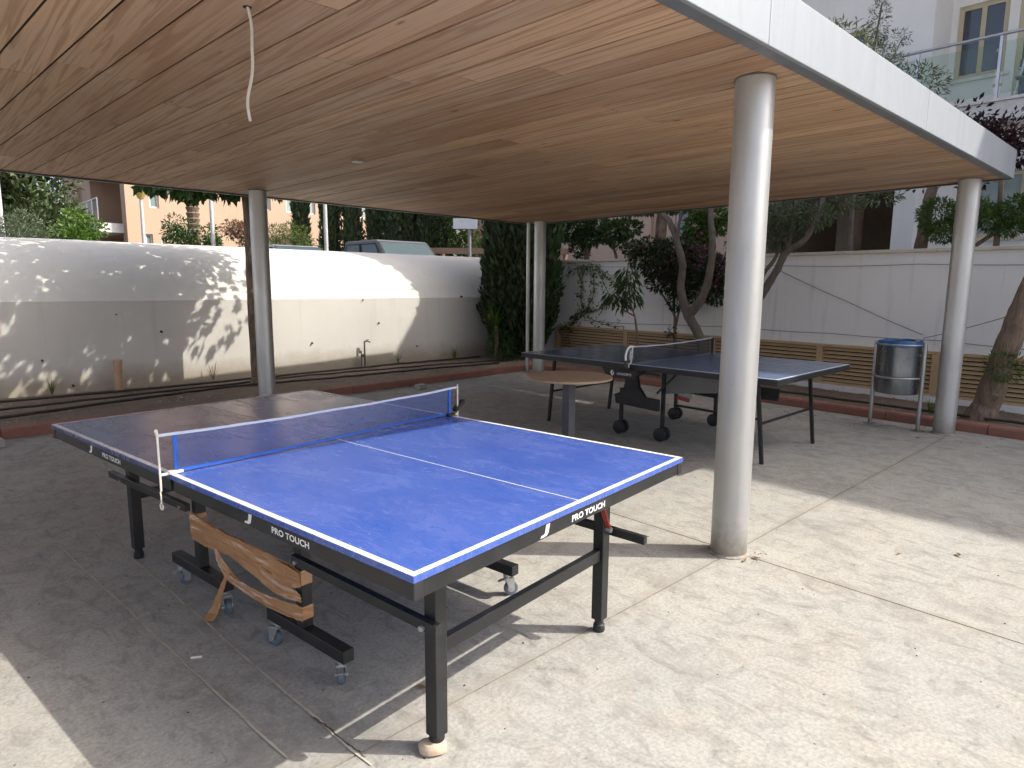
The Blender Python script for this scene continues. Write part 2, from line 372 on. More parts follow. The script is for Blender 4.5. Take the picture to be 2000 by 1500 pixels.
MT['line'] = plain('white_line_paint', (0.74, 0.77, 0.82), 0.45, c2=(0.55, 0.57, 0.62), scale=20)
MT['print'] = plain('white_print', (0.78, 0.78, 0.78), 0.5)
MT['zinc'] = plain('zinc_plate', (0.55, 0.56, 0.57), 0.35, 0.85, c2=(0.30, 0.29, 0.27), scale=30)
MT['tyre'] = plain('grey_blue_rubber', (0.085, 0.125, 0.165), 0.6, c2=(0.17, 0.18, 0.19), scale=25)
MT['tape'] = mat_tape()
MT['red'] = plain('red_paint', (0.32, 0.03, 0.025), 0.5)
MT['net_blue'] = mat_mesh('blue_net', (0.045, 0.095, 0.30), 0.40)
MT['net_dark'] = mat_mesh('dark_net', (0.02, 0.022, 0.026), 0.62)
MT['net_hem'] = plain('blue_net_hem', (0.02, 0.11, 0.50), 0.7)
MT['tape_white'] = plain('white_net_tape', (0.50, 0.56, 0.66), 0.8, c2=(0.38, 0.43, 0.54), scale=12)
MT['cord'] = plain('white_cord', (0.68, 0.66, 0.60), 0.8, c2=(0.5, 0.48, 0.43), scale=30)
MT['grey_panel'] = plain('grey_sheet', (0.20, 0.205, 0.205), 0.55, c2=(0.14, 0.145, 0.145), scale=3)
MT['brown_top'] = plain('brown_laminate', (0.37, 0.28, 0.205), 0.5, c2=(0.29, 0.22, 0.16), scale=6, amount=0.8)
MT['anthracite'] = plain('anthracite_post', (0.075, 0.08, 0.092), 0.45)
MT['stainless'] = mat_galv('stainless_bin', (0.26, 0.28, 0.30), 0.25, 0.95, 4)
MT['bin_frame'] = mat_galv('bin_tube', (0.50, 0.51, 0.52), 0.38, 0.8, 6)
MT['bag'] = plain('blue_bin_bag', (0.02, 0.10, 0.26), 0.3, c2=(0.05, 0.18, 0.38), scale=18, amount=1.0, bmp=0.5)
MT['stone'] = plain('pale_stone', (0.48, 0.385, 0.285), 0.85, c2=(0.42, 0.31, 0.22), scale=14, bmp=0.4)
MT['brick'] = plain('grey_block', (0.40, 0.385, 0.36), 0.9, c2=(0.28, 0.27, 0.25), scale=12, bmp=0.5)
MT['pvc'] = plain('tan_pvc', (0.50, 0.31, 0.19), 0.5, c2=(0.36, 0.22, 0.14))
MT['hose'] = plain('black_hose', (0.022, 0.02, 0.019), 0.55, c2=(0.06, 0.05, 0.04), scale=12)
MT['wire'] = plain('grey_wire', (0.20, 0.195, 0.185), 0.7)
MT['rust'] = plain('rusty_pipe', (0.12, 0.10, 0.08), 0.7, c2=(0.22, 0.14, 0.08), scale=20)
MT['bark'] = mat_bark('brown_bark', (0.27, 0.195, 0.14), (0.10, 0.07, 0.048))
MT['bark_grey'] = mat_bark('grey_bark', (0.165, 0.14, 0.115), (0.09, 0.072, 0.058))
MT['palm_bark'] = mat_bark('palm_bark', (0.26, 0.185, 0.13), (0.10, 0.07, 0.05))
MT['lf_big'] = mat_leaf('broad_leaf', (0.028, 0.062, 0.018), (0.062, 0.125, 0.03), trans=0.2)
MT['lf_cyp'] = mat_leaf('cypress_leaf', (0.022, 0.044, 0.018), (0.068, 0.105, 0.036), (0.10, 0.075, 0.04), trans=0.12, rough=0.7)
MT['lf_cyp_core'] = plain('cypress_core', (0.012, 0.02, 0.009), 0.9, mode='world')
MT['lf_cyp_far'] = mat_leaf('far_cypress_leaf', (0.034, 0.060, 0.024), (0.11, 0.145, 0.05), (0.13, 0.10, 0.05), trans=0.12, rough=0.7)
MT['lf_olive'] = mat_leaf('olive_leaf', (0.075, 0.105, 0.055), (0.17, 0.20, 0.12), trans=0.15)
MT['lf_dark'] = mat_leaf('dark_leaf', (0.032, 0.066, 0.022), (0.075, 0.14, 0.035), trans=0.2)
MT['lf_bright'] = mat_leaf('bright_leaf', (0.055, 0.115, 0.02), (0.14, 0.23, 0.04), trans=0.3)
MT['lf_hedge'] = mat_leaf('hedge_leaf', (0.075, 0.115, 0.03), (0.15, 0.18, 0.05), trans=0.25)
MT['lf_pitt'] = mat_leaf('pittosporum_leaf', (0.04, 0.085, 0.02), (0.14, 0.22, 0.045), trans=0.2)
MT['lf_boug'] = mat_leaf('bougainvillea_leaf', (0.026, 0.046, 0.018), (0.062, 0.095, 0.03), (0.12, 0.02, 0.06), trans=0.15)
MT['lf_bract'] = mat_leaf('purple_bract', (0.16, 0.018, 0.09), (0.34, 0.045, 0.20), trans=0.25)
MT['lf_burg'] = mat_leaf('burgundy_leaf', (0.028, 0.012, 0.018), (0.055, 0.024, 0.032), trans=0.1)
MT['lf_pink'] = mat_leaf('oleander_leaf', (0.12, 0.10, 0.045), (0.34, 0.16, 0.13), trans=0.2)
MT['lf_dry'] = plain('dry_leaf', (0.22, 0.13, 0.05), 0.8, c2=(0.13, 0.08, 0.035), scale=20)
MT['lf_yellow'] = plain('yellow_leaf', (0.48, 0.30, 0.05), 0.7)
MT['peach'] = mat_plaster('peach_render', (0.50, 0.355, 0.25), (0.465, 0.33, 0.235), None, streaks=0.25)
MT['pinkwall'] = mat_plaster('pink_render', (0.62, 0.45, 0.35), (0.57, 0.42, 0.33), None, streaks=0.2)
MT['whitebld'] = mat_plaster('white_building_render', (0.82, 0.80, 0.77), (0.77, 0.75, 0.72), None, streaks=0.15)
MT['whitetrim'] = plain('white_trim', (0.72, 0.70, 0.67), 0.7, mode='world')
MT['darkroom'] = plain('carport_interior', (0.42, 0.36, 0.30), 0.9, mode='world')
MT['cream_frame'] = plain('cream_aluminium', (0.52, 0.45, 0.30), 0.45, c2=(0.46, 0.40, 0.27))
MT['pane'] = mat_glass('window_glass', (0.022, 0.03, 0.045), 0.04)
MT['pane_pale'] = mat_glass('pale_window_glass', (0.16, 0.20, 0.19), 0.1)
MT['clear'] = mat_clear('balcony_glass')
MT['chrome'] = plain('brushed_rail', (0.55, 0.56, 0.57), 0.3, 0.9)
MT['asphalt'] = plain('asphalt', (0.075, 0.073, 0.07), 0.9, c2=(0.05, 0.05, 0.05), scale=3, mode='world')
MT['paving'] = plain('terrace_paving', (0.40, 0.375, 0.335), 0.9, mode='world')
MT['truck'] = plain('grey_car_paint', (0.115, 0.112, 0.122), 0.42, 0.0, spec=0.4)
MT['silver'] = plain('silver_car_paint', (0.42, 0.44, 0.46), 0.3, 0.5, spec=0.6)
MT['carglass'] = mat_glass('car_glass', (0.035, 0.055, 0.06), 0.12, 0.35)
MT['rubber'] = plain('tyre_rubber', (0.02, 0.02, 0.02), 0.8)
MT['lamp_post'] = plain('pale_lamp_post', (0.55, 0.55, 0.54), 0.5)
MT['lamp_yellow'] = plain('yellow_lamp_glass', (0.55, 0.42, 0.12), 0.4)
MT['sign_white'] = plain('pale_sign', (0.66, 0.69, 0.74), 0.5, c2=(0.55, 0.60, 0.70), scale=6, mode='world')
MT['sign_post'] = plain('grey_sign_post', (0.26, 0.25, 0.27), 0.6)
MT['tile'] = plain('terracotta_tile', (0.50, 0.16, 0.075), 0.8)
MT['rail_wood'] = plain('brown_timber_rail', (0.30, 0.19, 0.13), 0.7, mode='world')
MT['towel'] = plain('orange_towel', (0.62, 0.17, 0.06), 0.8, c2=(0.30, 0.38, 0.46), scale=2.0, amount=1.0)
MT['pinkpot'] = plain('pink_tag', (0.55, 0.22, 0.22), 0.7)
MT['lens'] = plain('downlight_lens', (0.34, 0.32, 0.29), 0.35, 0.4)

# ================================================================== THE SETTING
def xk(y): return 7.93 + 0.045*(y-1.1)         # front face of the kerb at the back
def yk(x): return 7.66 + 0.055*(x-0.9)         # front face of the kerb on the left
def xw(y): return 9.40 + 0.055*(y-1.5)         # face of the white boundary wall at the back
YW = 9.95                                      # face of the curved wall on the left

# far ground, one sheet to the horizon (low, behind the walls)
o = MB().quad((-180, -180, -0.12), (180, -180, -0.12), (180, 180, -0.12), (-180, 180, -0.12)).build('ground', MT['paving'], kind='structure')
# street behind the curved wall, raised
o = MB().add([(-60, 12.3, 0.8), (9.6, 12.3, 0.8), (9.9, 11.6, 0.8), (60, 11.6, 0.8), (60, 90, 0.8), (-60, 90, 0.8)], [(0, 1, 2, 3, 4, 5)]).build('street', MT['asphalt'], kind='structure')
# raised garden terrace behind the back wall
o = MB().add([(xw(-16)+0.12, -16, 1.55), (40, -16, 1.55), (40, 11.59, 1.55), (xw(11.59)+0.12, 11.59, 1.55)], [(0, 1, 2, 3)]).build('terrace', MT['paving'], kind='structure')

# concrete floor: base + slabs cut by open joints
floor = MB().quad((-9, -9, -0.03), (8.4, -9, -0.03), (8.4, 8.2, -0.03), (-9, 8.0, -0.03)).build('concrete_floor', MT['joint'], kind='structure')
XL = [-9.0, -5.5, -1.1, 3.31, 99]; YL = [-9.0, -4.0, 1.695, 99]
g = 0.0035
for i in range(4):
    for j in range(3):
        x0, x1 = XL[i]+g, XL[i+1]-g; y0, y1 = YL[j]+g, YL[j+1]-g
        def cx(x, y): return min(x, xk(y)+0.03)
        def cy(x, y): return min(y, yk(x)+0.03)
        pts = []
        for (x, y) in ((x0, y0), (x1, y0), (x1, y1), (x0, y1)):
            yy = y if y < 50 else None
            if x > 50 and yy is not None: x = xk(yy)+0.03
            elif yy is None:
                if x > 50: x = xk(7.9)+0.03
                yy = yk(x)+0.03
            pts.append((x, yy))
        MB().prism([(a, b, -0.06) for a, b in pts], (0, 0, 0.06)).build('concrete_slab', MT['concrete'], floor)
# pale filled joint lines crossing the floor
def strip(a, b, wd, z=0.004, wob=0.004, n=24):
    m = MB(); a, b = Vector(a), Vector(b); d = (b-a); s = Vector((-d.y, d.x)).normalized()
    P = []; F = []
    for i in range(n+1):
        t = i/n; c = a + d*t + s*random.uniform(-wob, wob); ww = wd*random.uniform(0.5, 1.15)/2
        P += [(c.x+s.x*ww, c.y+s.y*ww, z), (c.x-s.x*ww, c.y-s.y*ww, z)]
    for i in range(n): F.append((2*i, 2*i+1, 2*i+3, 2*i+2))
    return m.add(P, F)
strip((0.575, 4.30), (0.771, 1.825), 0.009).build('joint_filler', MT['filler'], floor)
strip((0.815, 4.10), (0.945, 1.62), 0.010).build('joint_filler', MT['filler'], floor)
strip((0.925, 1.95), (0.952, 1.66), 0.006, 0.0062, 0.003).build('floor_crack', MT['joint'], floor)

# kerbs, one stone at a time
kb = bpy.data.objects.new('kerb', None); COL.objects.link(kb)
tag(kb, 'low dark red painted kerb of long stones around the concrete floor', 'kerb')
def kerb_stone(a, b, nrm):
    a, b, n_ = Vector(a), Vector(b), Vector(nrm); d = (b-a).normalized()
    a = a + d*0.004; b = b - d*0.004
    prof = [(0.0, -0.06), (0.0, 0.075), (0.012, 0.095), (0.10, 0.10), (0.12, 0.09), (0.12, -0.06)]
    base = [(a.x+n_.x*u_, a.y+n_.y*u_, z+random.uniform(-0.001, 0.001)) for u_, z in prof]
    MB().prism(base, (b.x-a.x, b.y-a.y, random.uniform(-0.002, 0.002))).build('kerb_stone', MT['kerb'], kb)
for k in range(13):
    y0 = -4.3 + k*0.955; y1 = y0+0.955
    if y0 < 8.0: kerb_stone((xk(y0), y0), (xk(min(y1, 8.06)), min(y1, 8.06)), (1, 0))
for k in range(11):
    x0 = -2.2 + k*0.955; x1 = min(x0+0.955, 8.23)
    if x0 < 8.1: kerb_stone((x0, yk(x0)), (x1, yk(x1)), (0, 1))

# planting beds (lumpy soil)
def bed(name, quad, nx, ny, amp, zc):
    P = []; F = []; A, B_, C_, D_ = [Vector(q) for q in quad]
    for j in range(ny+1):
        for i in range(nx+1):
            u_, v_ = i/nx, j/ny
            p = (A*(1-u_)+B_*u_)*(1-v_) + (D_*(1-u_)+C_*u_)*v_
            h = mnoise.noise(Vector((p.x*1.3, p.y*1.3, 3.0)))*amp + mnoise.noise(Vector((p.x*6, p.y*6, 1.0)))*amp*0.5
            P.append((p.x, p.y, zc + h))
    for j in range(ny):
        for i in range(nx): k = j*(nx+1)+i; F.append((k, k+1, k+nx+2, k+nx+1))
    return MB().add(P, F).build(name, MT['soil'], smooth=True, kind='structure')
bed('planting_bed', [(-3, yk(-3)+0.08), (8.4, yk(8.4)+0.08), (9.9, YW+0.05), (-3, YW+0.05)], 120, 24, 0.035, 0.05)
bed('planting_bed', [(xk(-5)+0.08, -5), (xw(-5)+0.1, -5), (xw(10)+0.1, 9.98), (xk(7.9)+0.1, 7.9)], 16, 120, 0.035, 0.055)

# curved white wall on the left
prof = [(9.95, -0.1), (9.95, 1.222), (9.958, 1.232), (10.04, 1.42), (10.16, 1.60), (10.36, 1.78), (10.64, 1.925), (11.0, 2.015), (11.35, 2.06), (11.75, 2.07), (12.1, 2.02), (12.4, 1.9), (12.5, 0.6)]
lw = bpy.data.objects.new('curved_wall', None); COL.objects.link(lw)
tag(lw, 'long white rendered wall with rounded barrel top behind the blue table', 'wall')
nx = 90; P = []; F = []
for i in range(nx+1):
    x = -5.0 + 14.7*i/nx
    for k, (y, z) in enumerate(prof):
        wv = 0.010*mnoise.noise(Vector((x*0.9, k*0.3, 5))) + 0.004*mnoise.noise(Vector((x*4, k*1.1, 9)))
        P.append((x, y + wv, z + (0.006*mnoise.noise(Vector((x*0.7, 2, 2))) if 0 < k else 0)))
k = len(prof)
for i in range(nx):
    for j in range(k-1): F.append((i*k+j, (i+1)*k+j, (i+1)*k+j+1, i*k+j+1))
F.append(tuple(range(k))[::-1]); F.append(tuple(nx*k+j for j in range(k)))
F2 = [f for f in F if len(f) == 4 and min(f) % k == 0 and f[0] % k == 0 and f[3] % k == 1]
low = [tuple(P[i] for i in f) for f in F2]
mw = MB().add(P, [f for f in F if f not in set(F2)])
nv = []; fl = []
for i in range(nx+1):          # upright lower face with vertices of its own, so the crease stays crisp
    for f_ in range(7):
        a_, b_ = Vector(P[i*k]), Vector(P[i*k+1]); p_ = a_.lerp(b_, f_/6)
        nv.append((p_.x, p_.y + 0.004*mnoise.noise(Vector((p_.x*2.2, p_.z*2.2, 7)))*(0 if f_ == 6 else 1), p_.z))
for i in range(nx):
    for f_ in range(6): fl.append((i*7+f_, (i+1)*7+f_, (i+1)*7+f_+1, i*7+f_+1))
mw.add(nv, fl)
mw.build('wall_body', MT['wall_left'], lw, smooth=True)
# weep pipes in its face
for x, z, r in ((2.73, 0.80, 0.017), (6.20, 0.80, 0.014), (8.05, 1.24, 0.016), (4.95, 0.52, 0.013), (1.35, 0.50, 0.012), (1.65, 0.155, 0.014), (2.2, 1.05, 0.008), (5.9, 1.2, 0.01), (7.0, 0.35, 0.012)):
    m = MB(); m.tube([(x, 9.97, z), (x, 9.925, z-0.008)], r, 10, caps=False); m.tube([(x, 9.97, z), (x, 9.93, z-0.008)], r*0.72, 10)
    m.build('weep_pipe', MT['hose'], lw)

# white boundary wall at the back with coping and louvre panels
bw = bpy.data.objects.new('boundary_wall', None); COL.objects.link(bw)
tag(bw, 'white rendered boundary wall with beige coping and louvre panels behind the bin', 'wall')
Y0, Y1 = -6.0, 11.6
MB().add([(xw(Y0), Y0, -0.1), (xw(Y0)+0.2, Y0, -0.1), (xw(Y1)+0.2, Y1, -0.1), (xw(Y1), Y1, -0.1), (xw(Y0), Y0, 1.90), (xw(Y0)+0.2, Y0, 1.90), (xw(Y1)+0.2, Y1, 1.90), (xw(Y1), Y1, 1.90)], BOXF).build('wall_body', MT['wall_back'], bw)
y = Y0
while y < Y1-0.1:
    y1 = min(y+1.2, Y1); q = 0.003
    MB().add([(xw(a)+dx, a, z) for z in (1.902, 1.945) for a, dx in ((y+q, -0.045), (y+q, 0.24), (y1-q, 0.24), (y1-q, -0.045))], ((0,3,2,1), (4,5,6,7), (0,1,5,4), (1,2,6,5), (2,3,7,6), (3,0,4,7))).build('coping_stone', MT['coping'], bw, bevel=0.006)
    y = y1
# louvre panels
ZL0, ZL1 = 0.13, 0.68
posts = [-2.3, -0.65, 0.95, 2.30, 3.74, 5.45, 7.25, 9.0]
rot_w = -math.atan(0.055)
for yp in posts:
    MB().box((xw(yp)-0.03, yp, (ZL0+ZL1)/2), (0.056, 0.085, ZL1-ZL0-0.07), rot_w).build('louvre_post', MT['louvre'], bw, bevel=0.004)
for a, b in zip(posts[:-1], posts[1:]):
    c = (a+b)/2; ln = b-a
    for z, h in ((ZL1-0.017, 0.034), (ZL0+0.017, 0.034)):
        MB().box((xw(c)-0.032, c, z), (0.064, ln-0.004, h), rot_w).build('louvre_rail', MT['louvre'], bw)
    slat_me = None
    for s_ in range(9):
        z = ZL0+0.062 + s_*0.0535
        if slat_me is None:
            m = MB(); m.add([(-0.012, -ln/2+0.044, 0.017), (-0.006, -ln/2+0.044, 0.019), (-0.036, -ln/2+0.044, -0.020), (-0.044, -ln/2+0.044, -0.018),
                             (-0.012, ln/2-0.044, 0.017), (-0.006, ln/2-0.044, 0.019), (-0.036, ln/2-0.044, -0.020), (-0.044, ln/2-0.044, -0.018)],
                            ((0,1,2,3), (7,6,5,4), (0,4,5,1), (1,5,6,2), (2,6,7,3), (3,7,4,0)))
            so_ = m.build('louvre_slat', MT['louvre'], bw); slat_me = so_.data
        else:
            so_ = bpy.data.objects.new('louvre_slat', slat_me); COL.objects.link(so_); so_.parent = bw
        so_.location = (xw(c)-0.008, c, z); so_.rotation_euler = (0, 0, rot_w)
    MB().box((xw(c)-0.0025, c, (ZL0+ZL1)/2), (0.003, ln-0.09, ZL1-ZL0-0.07), rot_w).build('louvre_back', MT['backing'], bw)
MB().add([(xw(a)+dx, a, z) for z in (0.03, ZL0-0.003) for a, dx in ((Y0, -0.10), (Y0, -0.001), (9.6, -0.001), (9.6, -0.10))], ((0,3,2,1), (4,5,6,7), (0,1,5,4), (1,2,6,5), (2,3,7,6), (3,0,4,7))).build('plinth', MT['wall_back'], bw)

# ------------------------------------------------------------------ canopy
H = 2.495
cp = thing('canopy', 'flat timber-lined canopy with pale metal fascia on round steel columns', 'canopy')
YR = 1.45
def skew(u_): return -0.058 + (u_-0.68)*0.01576
def cpx(u_, y): return u_ + skew(u_)*(y-YR)
def yl(x): return 7.92 + 0.032*x
U0, U1 = -1.50, 7.86
nrow = 48; du = (U1-0.03-U0)/nrow
for i in range(nrow):
    ua, ub = U0+i*du, U0+(i+1)*du
    cuts = [YR+0.075]
    y = YR + random.uniform(0.8, 3.2)
    while y < 7.2: cuts.append(y); y += random.uniform(2.2, 3.6)
    cuts.append(None)
    for a, b in zip(cuts[:-1], cuts[1:]):
        gx, gy = 0.0060, 0.0030
        def pt(u_, y): return (cpx(u_, y), y)
        ya = a + gy; yb0 = (b-gy) if b else yl(cpx(ua, 8))-0.03; yb1 = (b-gy) if b else yl(cpx(ub, 8))-0.03
        dz = random.uniform(0, 0.004)
        q = [pt(ua+gx, ya), pt(ub-gx, ya), pt(ub-gx, yb1), pt(ua+gx, yb0)]
        MB().prism([(p[0], p[1], H+dz) for p in q], (0, 0, 0.018)).build('ceiling_plank', MT['wood'], cp)
def cquad(z, inset=0.0):
    return [(cpx(U0, YR)+inset, YR+inset, z), (U1-inset, YR+inset, z), (cpx(U1, yl(8.2))-inset, yl(8.2)-inset, z), (cpx(U0, yl(-2))+inset, yl(-2)-inset, z)]
MB().prism(cquad(H+0.0075, 0.02), (0, 0, 0.02)).build('ceiling_backing', MT['backing'], cp)
MB().prism(cquad(H+0.05, 0.03), (0, 0, 0.18)).build('roof_deck', MT['deck'], cp)
# fascia panels on the sunny side, with a dark lip under
cutx = [cpx(U0, YR), 0.6, 2.86, 5.1, U1]
for a, b in zip(cutx[:-1], cutx[1:]):
    MB().b2(a+0.0015, b-0.0015, YR-0.012, YR+0.010, H-0.006, H+0.25).build('fascia_panel', MT['fascia'], cp, bevel=0.003)
    MB().b2(a+0.0015, b-0.0015, YR+0.012, YR+0.072, H-0.004, H+0.006).build('fascia_lip', MT['lip'], cp)
q = cquad(0)
def edge_panel(a, b, name, mat_, th=0.02):
    a, b = Vector(a[:2]), Vector(b[:2]); d = (b-a).normalized(); n_ = Vector((-d.y, d.x))
    MB().add([(p.x+n_.x*s, p.y+n_.y*s, z) for z in (H-0.012, H+0.25) for p, s in ((a, 0), (b, 0), (b, th), (a, th))], BOXF).build(name, mat_, cp)
n_ = 4
for k in range(n_):
    a = Vector(q[1][:2]).lerp(Vector(q[2][:2]), k/n_+0.0004); b = Vector(q[1][:2]).lerp(Vector(q[2][:2]), (k+1)/n_-0.0004)
    edge_panel(b, a, 'fascia_panel', MT['fascia'])
    a = Vector(q[2][:2]).lerp(Vector(q[3][:2]), k/n_+0.0004); b = Vector(q[2][:2]).lerp(Vector(q[3][:2]), (k+1)/n_-0.0004)
    edge_panel(b, a, 'fascia_panel', MT['fascia'])
for (a, b, s_) in ((q[1], q[2], 1), (q[2], q[3], 1)):
    a, b = Vector(a[:2]), Vector(b[:2]); d = (b-a).normalized(); nn = Vector((-d.y, d.x))
    MB().add([(p.x+nn.x*s, p.y+nn.y*s, z) for z in (H-0.011, H-0.001) for p, s in ((a, 0.002), (b, 0.002), (b, 0.035), (a, 0.035))], BOXF).build('edge_trim', MT['edge_dark'], cp)
# columns
for (x, y) in ((3.285, 1.71), (7.69, 1.75), (3.17, 7.55), (7.95, 7.76)):
    m = MB(); m.lathe([(0.097, -0.02), (0.097, 0.35), (0.0965, 1.4), (0.0965, H-0.03), (0.0965, H-0.002)], 40, (x, y, 0))
    c_ = m.build('column', MT['steel'], cp, smooth=True)
    MB().lathe([(0.112, -0.01), (0.110, 0.006), (0.0975, 0.014)], 40, (x, y, 0)).build('base_seal', MT['sealant'], c_, smooth=True)
    MB().lathe([(0.101, H-0.006), (0.101, H-0.001)], 40, (x, y, 0)).build('collar', MT['lip'], c_)
# small recessed downlight
m = MB(); m.lathe([(0.05, -0.012), (0.05, 0.0)], 24, (3.008, 5.097, H-0.001)); m.lathe([(0.036, -0.016), (0.036, -0.0125)], 24, (3.008, 5.097, H-0.001))
m.build('downlight', MT['lens'], cp, smooth=True)
# rain pipe beside the back column
dp = MB(); dp.tube([(7.86, 7.94, -0.02), (7.86, 7.94, H-0.012)], 0.030, 16)
tag(dp.build('rain_pipe', MT['steel'], smooth=True), 'thin grey rain pipe standing beside the far corner column', 'pipe')
# loose white cable hanging from the ceiling
pts = []
for i in range(26):
    t = i/25; z = H+0.004-0.415*t
    pts.append((1.101 + 0.010*math.sin(t*5.0) + 0.004*math.sin(t*13), 2.632 - 0.010*math.sin(t*5.0+0.2) + 0.004*math.sin(t*11), z))
MB().lathe([(0.016, -0.0008), (0.016, 0.0004)], 16, (1.101, 2.632, H)).build('cable_hole', MT['backing'], cp)
tag(MB().tube(pts, 0.0058, 10).build('hanging_cable', MT['cord'], smooth=True), 'loose white cable hanging from a hole in the timber ceiling', 'cable')

# ================================================================== OBJECTS
# ------------------------------------------------------------------ blue table-tennis table in front
ZT = 0.745
TT = thing('table_tennis_table', 'bright blue table tennis table with brown packing tape round its legs', 'table', (1.478, 2.745, 0), R(-82.98))
def caster(parent, x, y, ztop, rot, mt_tyre=None):
    c = bpy.data.objects.new('caster', None); COL.objects.link(c); c.parent = parent; c.location = (x, y, 0); c.rotation_euler = (0, 0, rot)
    m = MB(); m.lathe([(0.021, ztop-0.012), (0.021, ztop-0.001)], 16); m.lathe([(0.010, ztop-0.022), (0.010, ztop-0.012)], 12)
    m.box((0.008, 0, ztop-0.027), (0.044, 0.036, 0.010))
    for s in (-1, 1):
        m.add([(-0.012, s*0.017, ztop-0.028), (0.030, s*0.017, ztop-0.028), (0.030, s*0.017, 0.024), (0.010, s*0.017, 0.024),
               (-0.012, s*0.020, ztop-0.028), (0.030, s*0.020, ztop-0.028), (0.030, s*0.020, 0.024), (0.010, s*0.020, 0.024)], BOXF)
    m.tube([(0.018, -0.024, 0.034), (0.018, 0.024, 0.034)], 0.006, 8)
    m.add([(-0.045, -0.010, ztop-0.040), (-0.012, -0.010, ztop-0.032), (-0.012, 0.010, ztop-0.032), (-0.045, 0.010, ztop-0.040),
           (-0.045, -0.010, ztop-0.036), (-0.012, -0.010, ztop-0.028), (-0.012, 0.010, ztop-0.028), (-0.045, 0.010, ztop-0.036)], BOXF)
    m.build('fork', MT['zinc'], c)
    m = MB()
    pr = [(0.018, -0.012), (0.030, -0.012), (0.034, -0.008), (0.034, 0.008), (0.030, 0.012), (0.018, 0.012)]
    n = 22; P = []; F = []
    for r_, w_ in pr:
        for j in range(n): t = 2*math.pi*j/n; P.append((0.018+r_*math.cos(t), w_, 0.034+r_*math.sin(t)))
    for i in range(len(pr)-1):
        for j in range(n): F.append((i*n+j, i*n+(j+1) % n, (i+1)*n+(j+1) % n, (i+1)*n+j))
    m.add(P, F); m.build('wheel', MT['tyre'], c, smooth=True)
    MB().tube([(0.018, -0.011, 0.034), (0.018, 0.011, 0.034)], 0.0178, 16).build('hub', MT['zinc'], c)
    return c
def logo_J(s):       # slanted hook mark, about 5 cm by s
    return [(0.012, s), (0.032, s), (0.024, 0.25*s), (0.018, 0.08*s), (0.006, 0.0), (-0.018, 0.0), (-0.012, 0.20*s), (0.0, 0.22*s), (0.006, 0.34*s)]
def flat_print(pts2, name, parent, mtx):
    me = bpy.data.meshes.new(name); me.from_pydata([tuple(mtx @ Vector((a, b, 0))) for a, b in pts2], [], [tuple(range(len(pts2)))]); me.update()
    return finish(me, name, MT['print'], parent)
LHALF, WHALF = 1.37, 0.7625
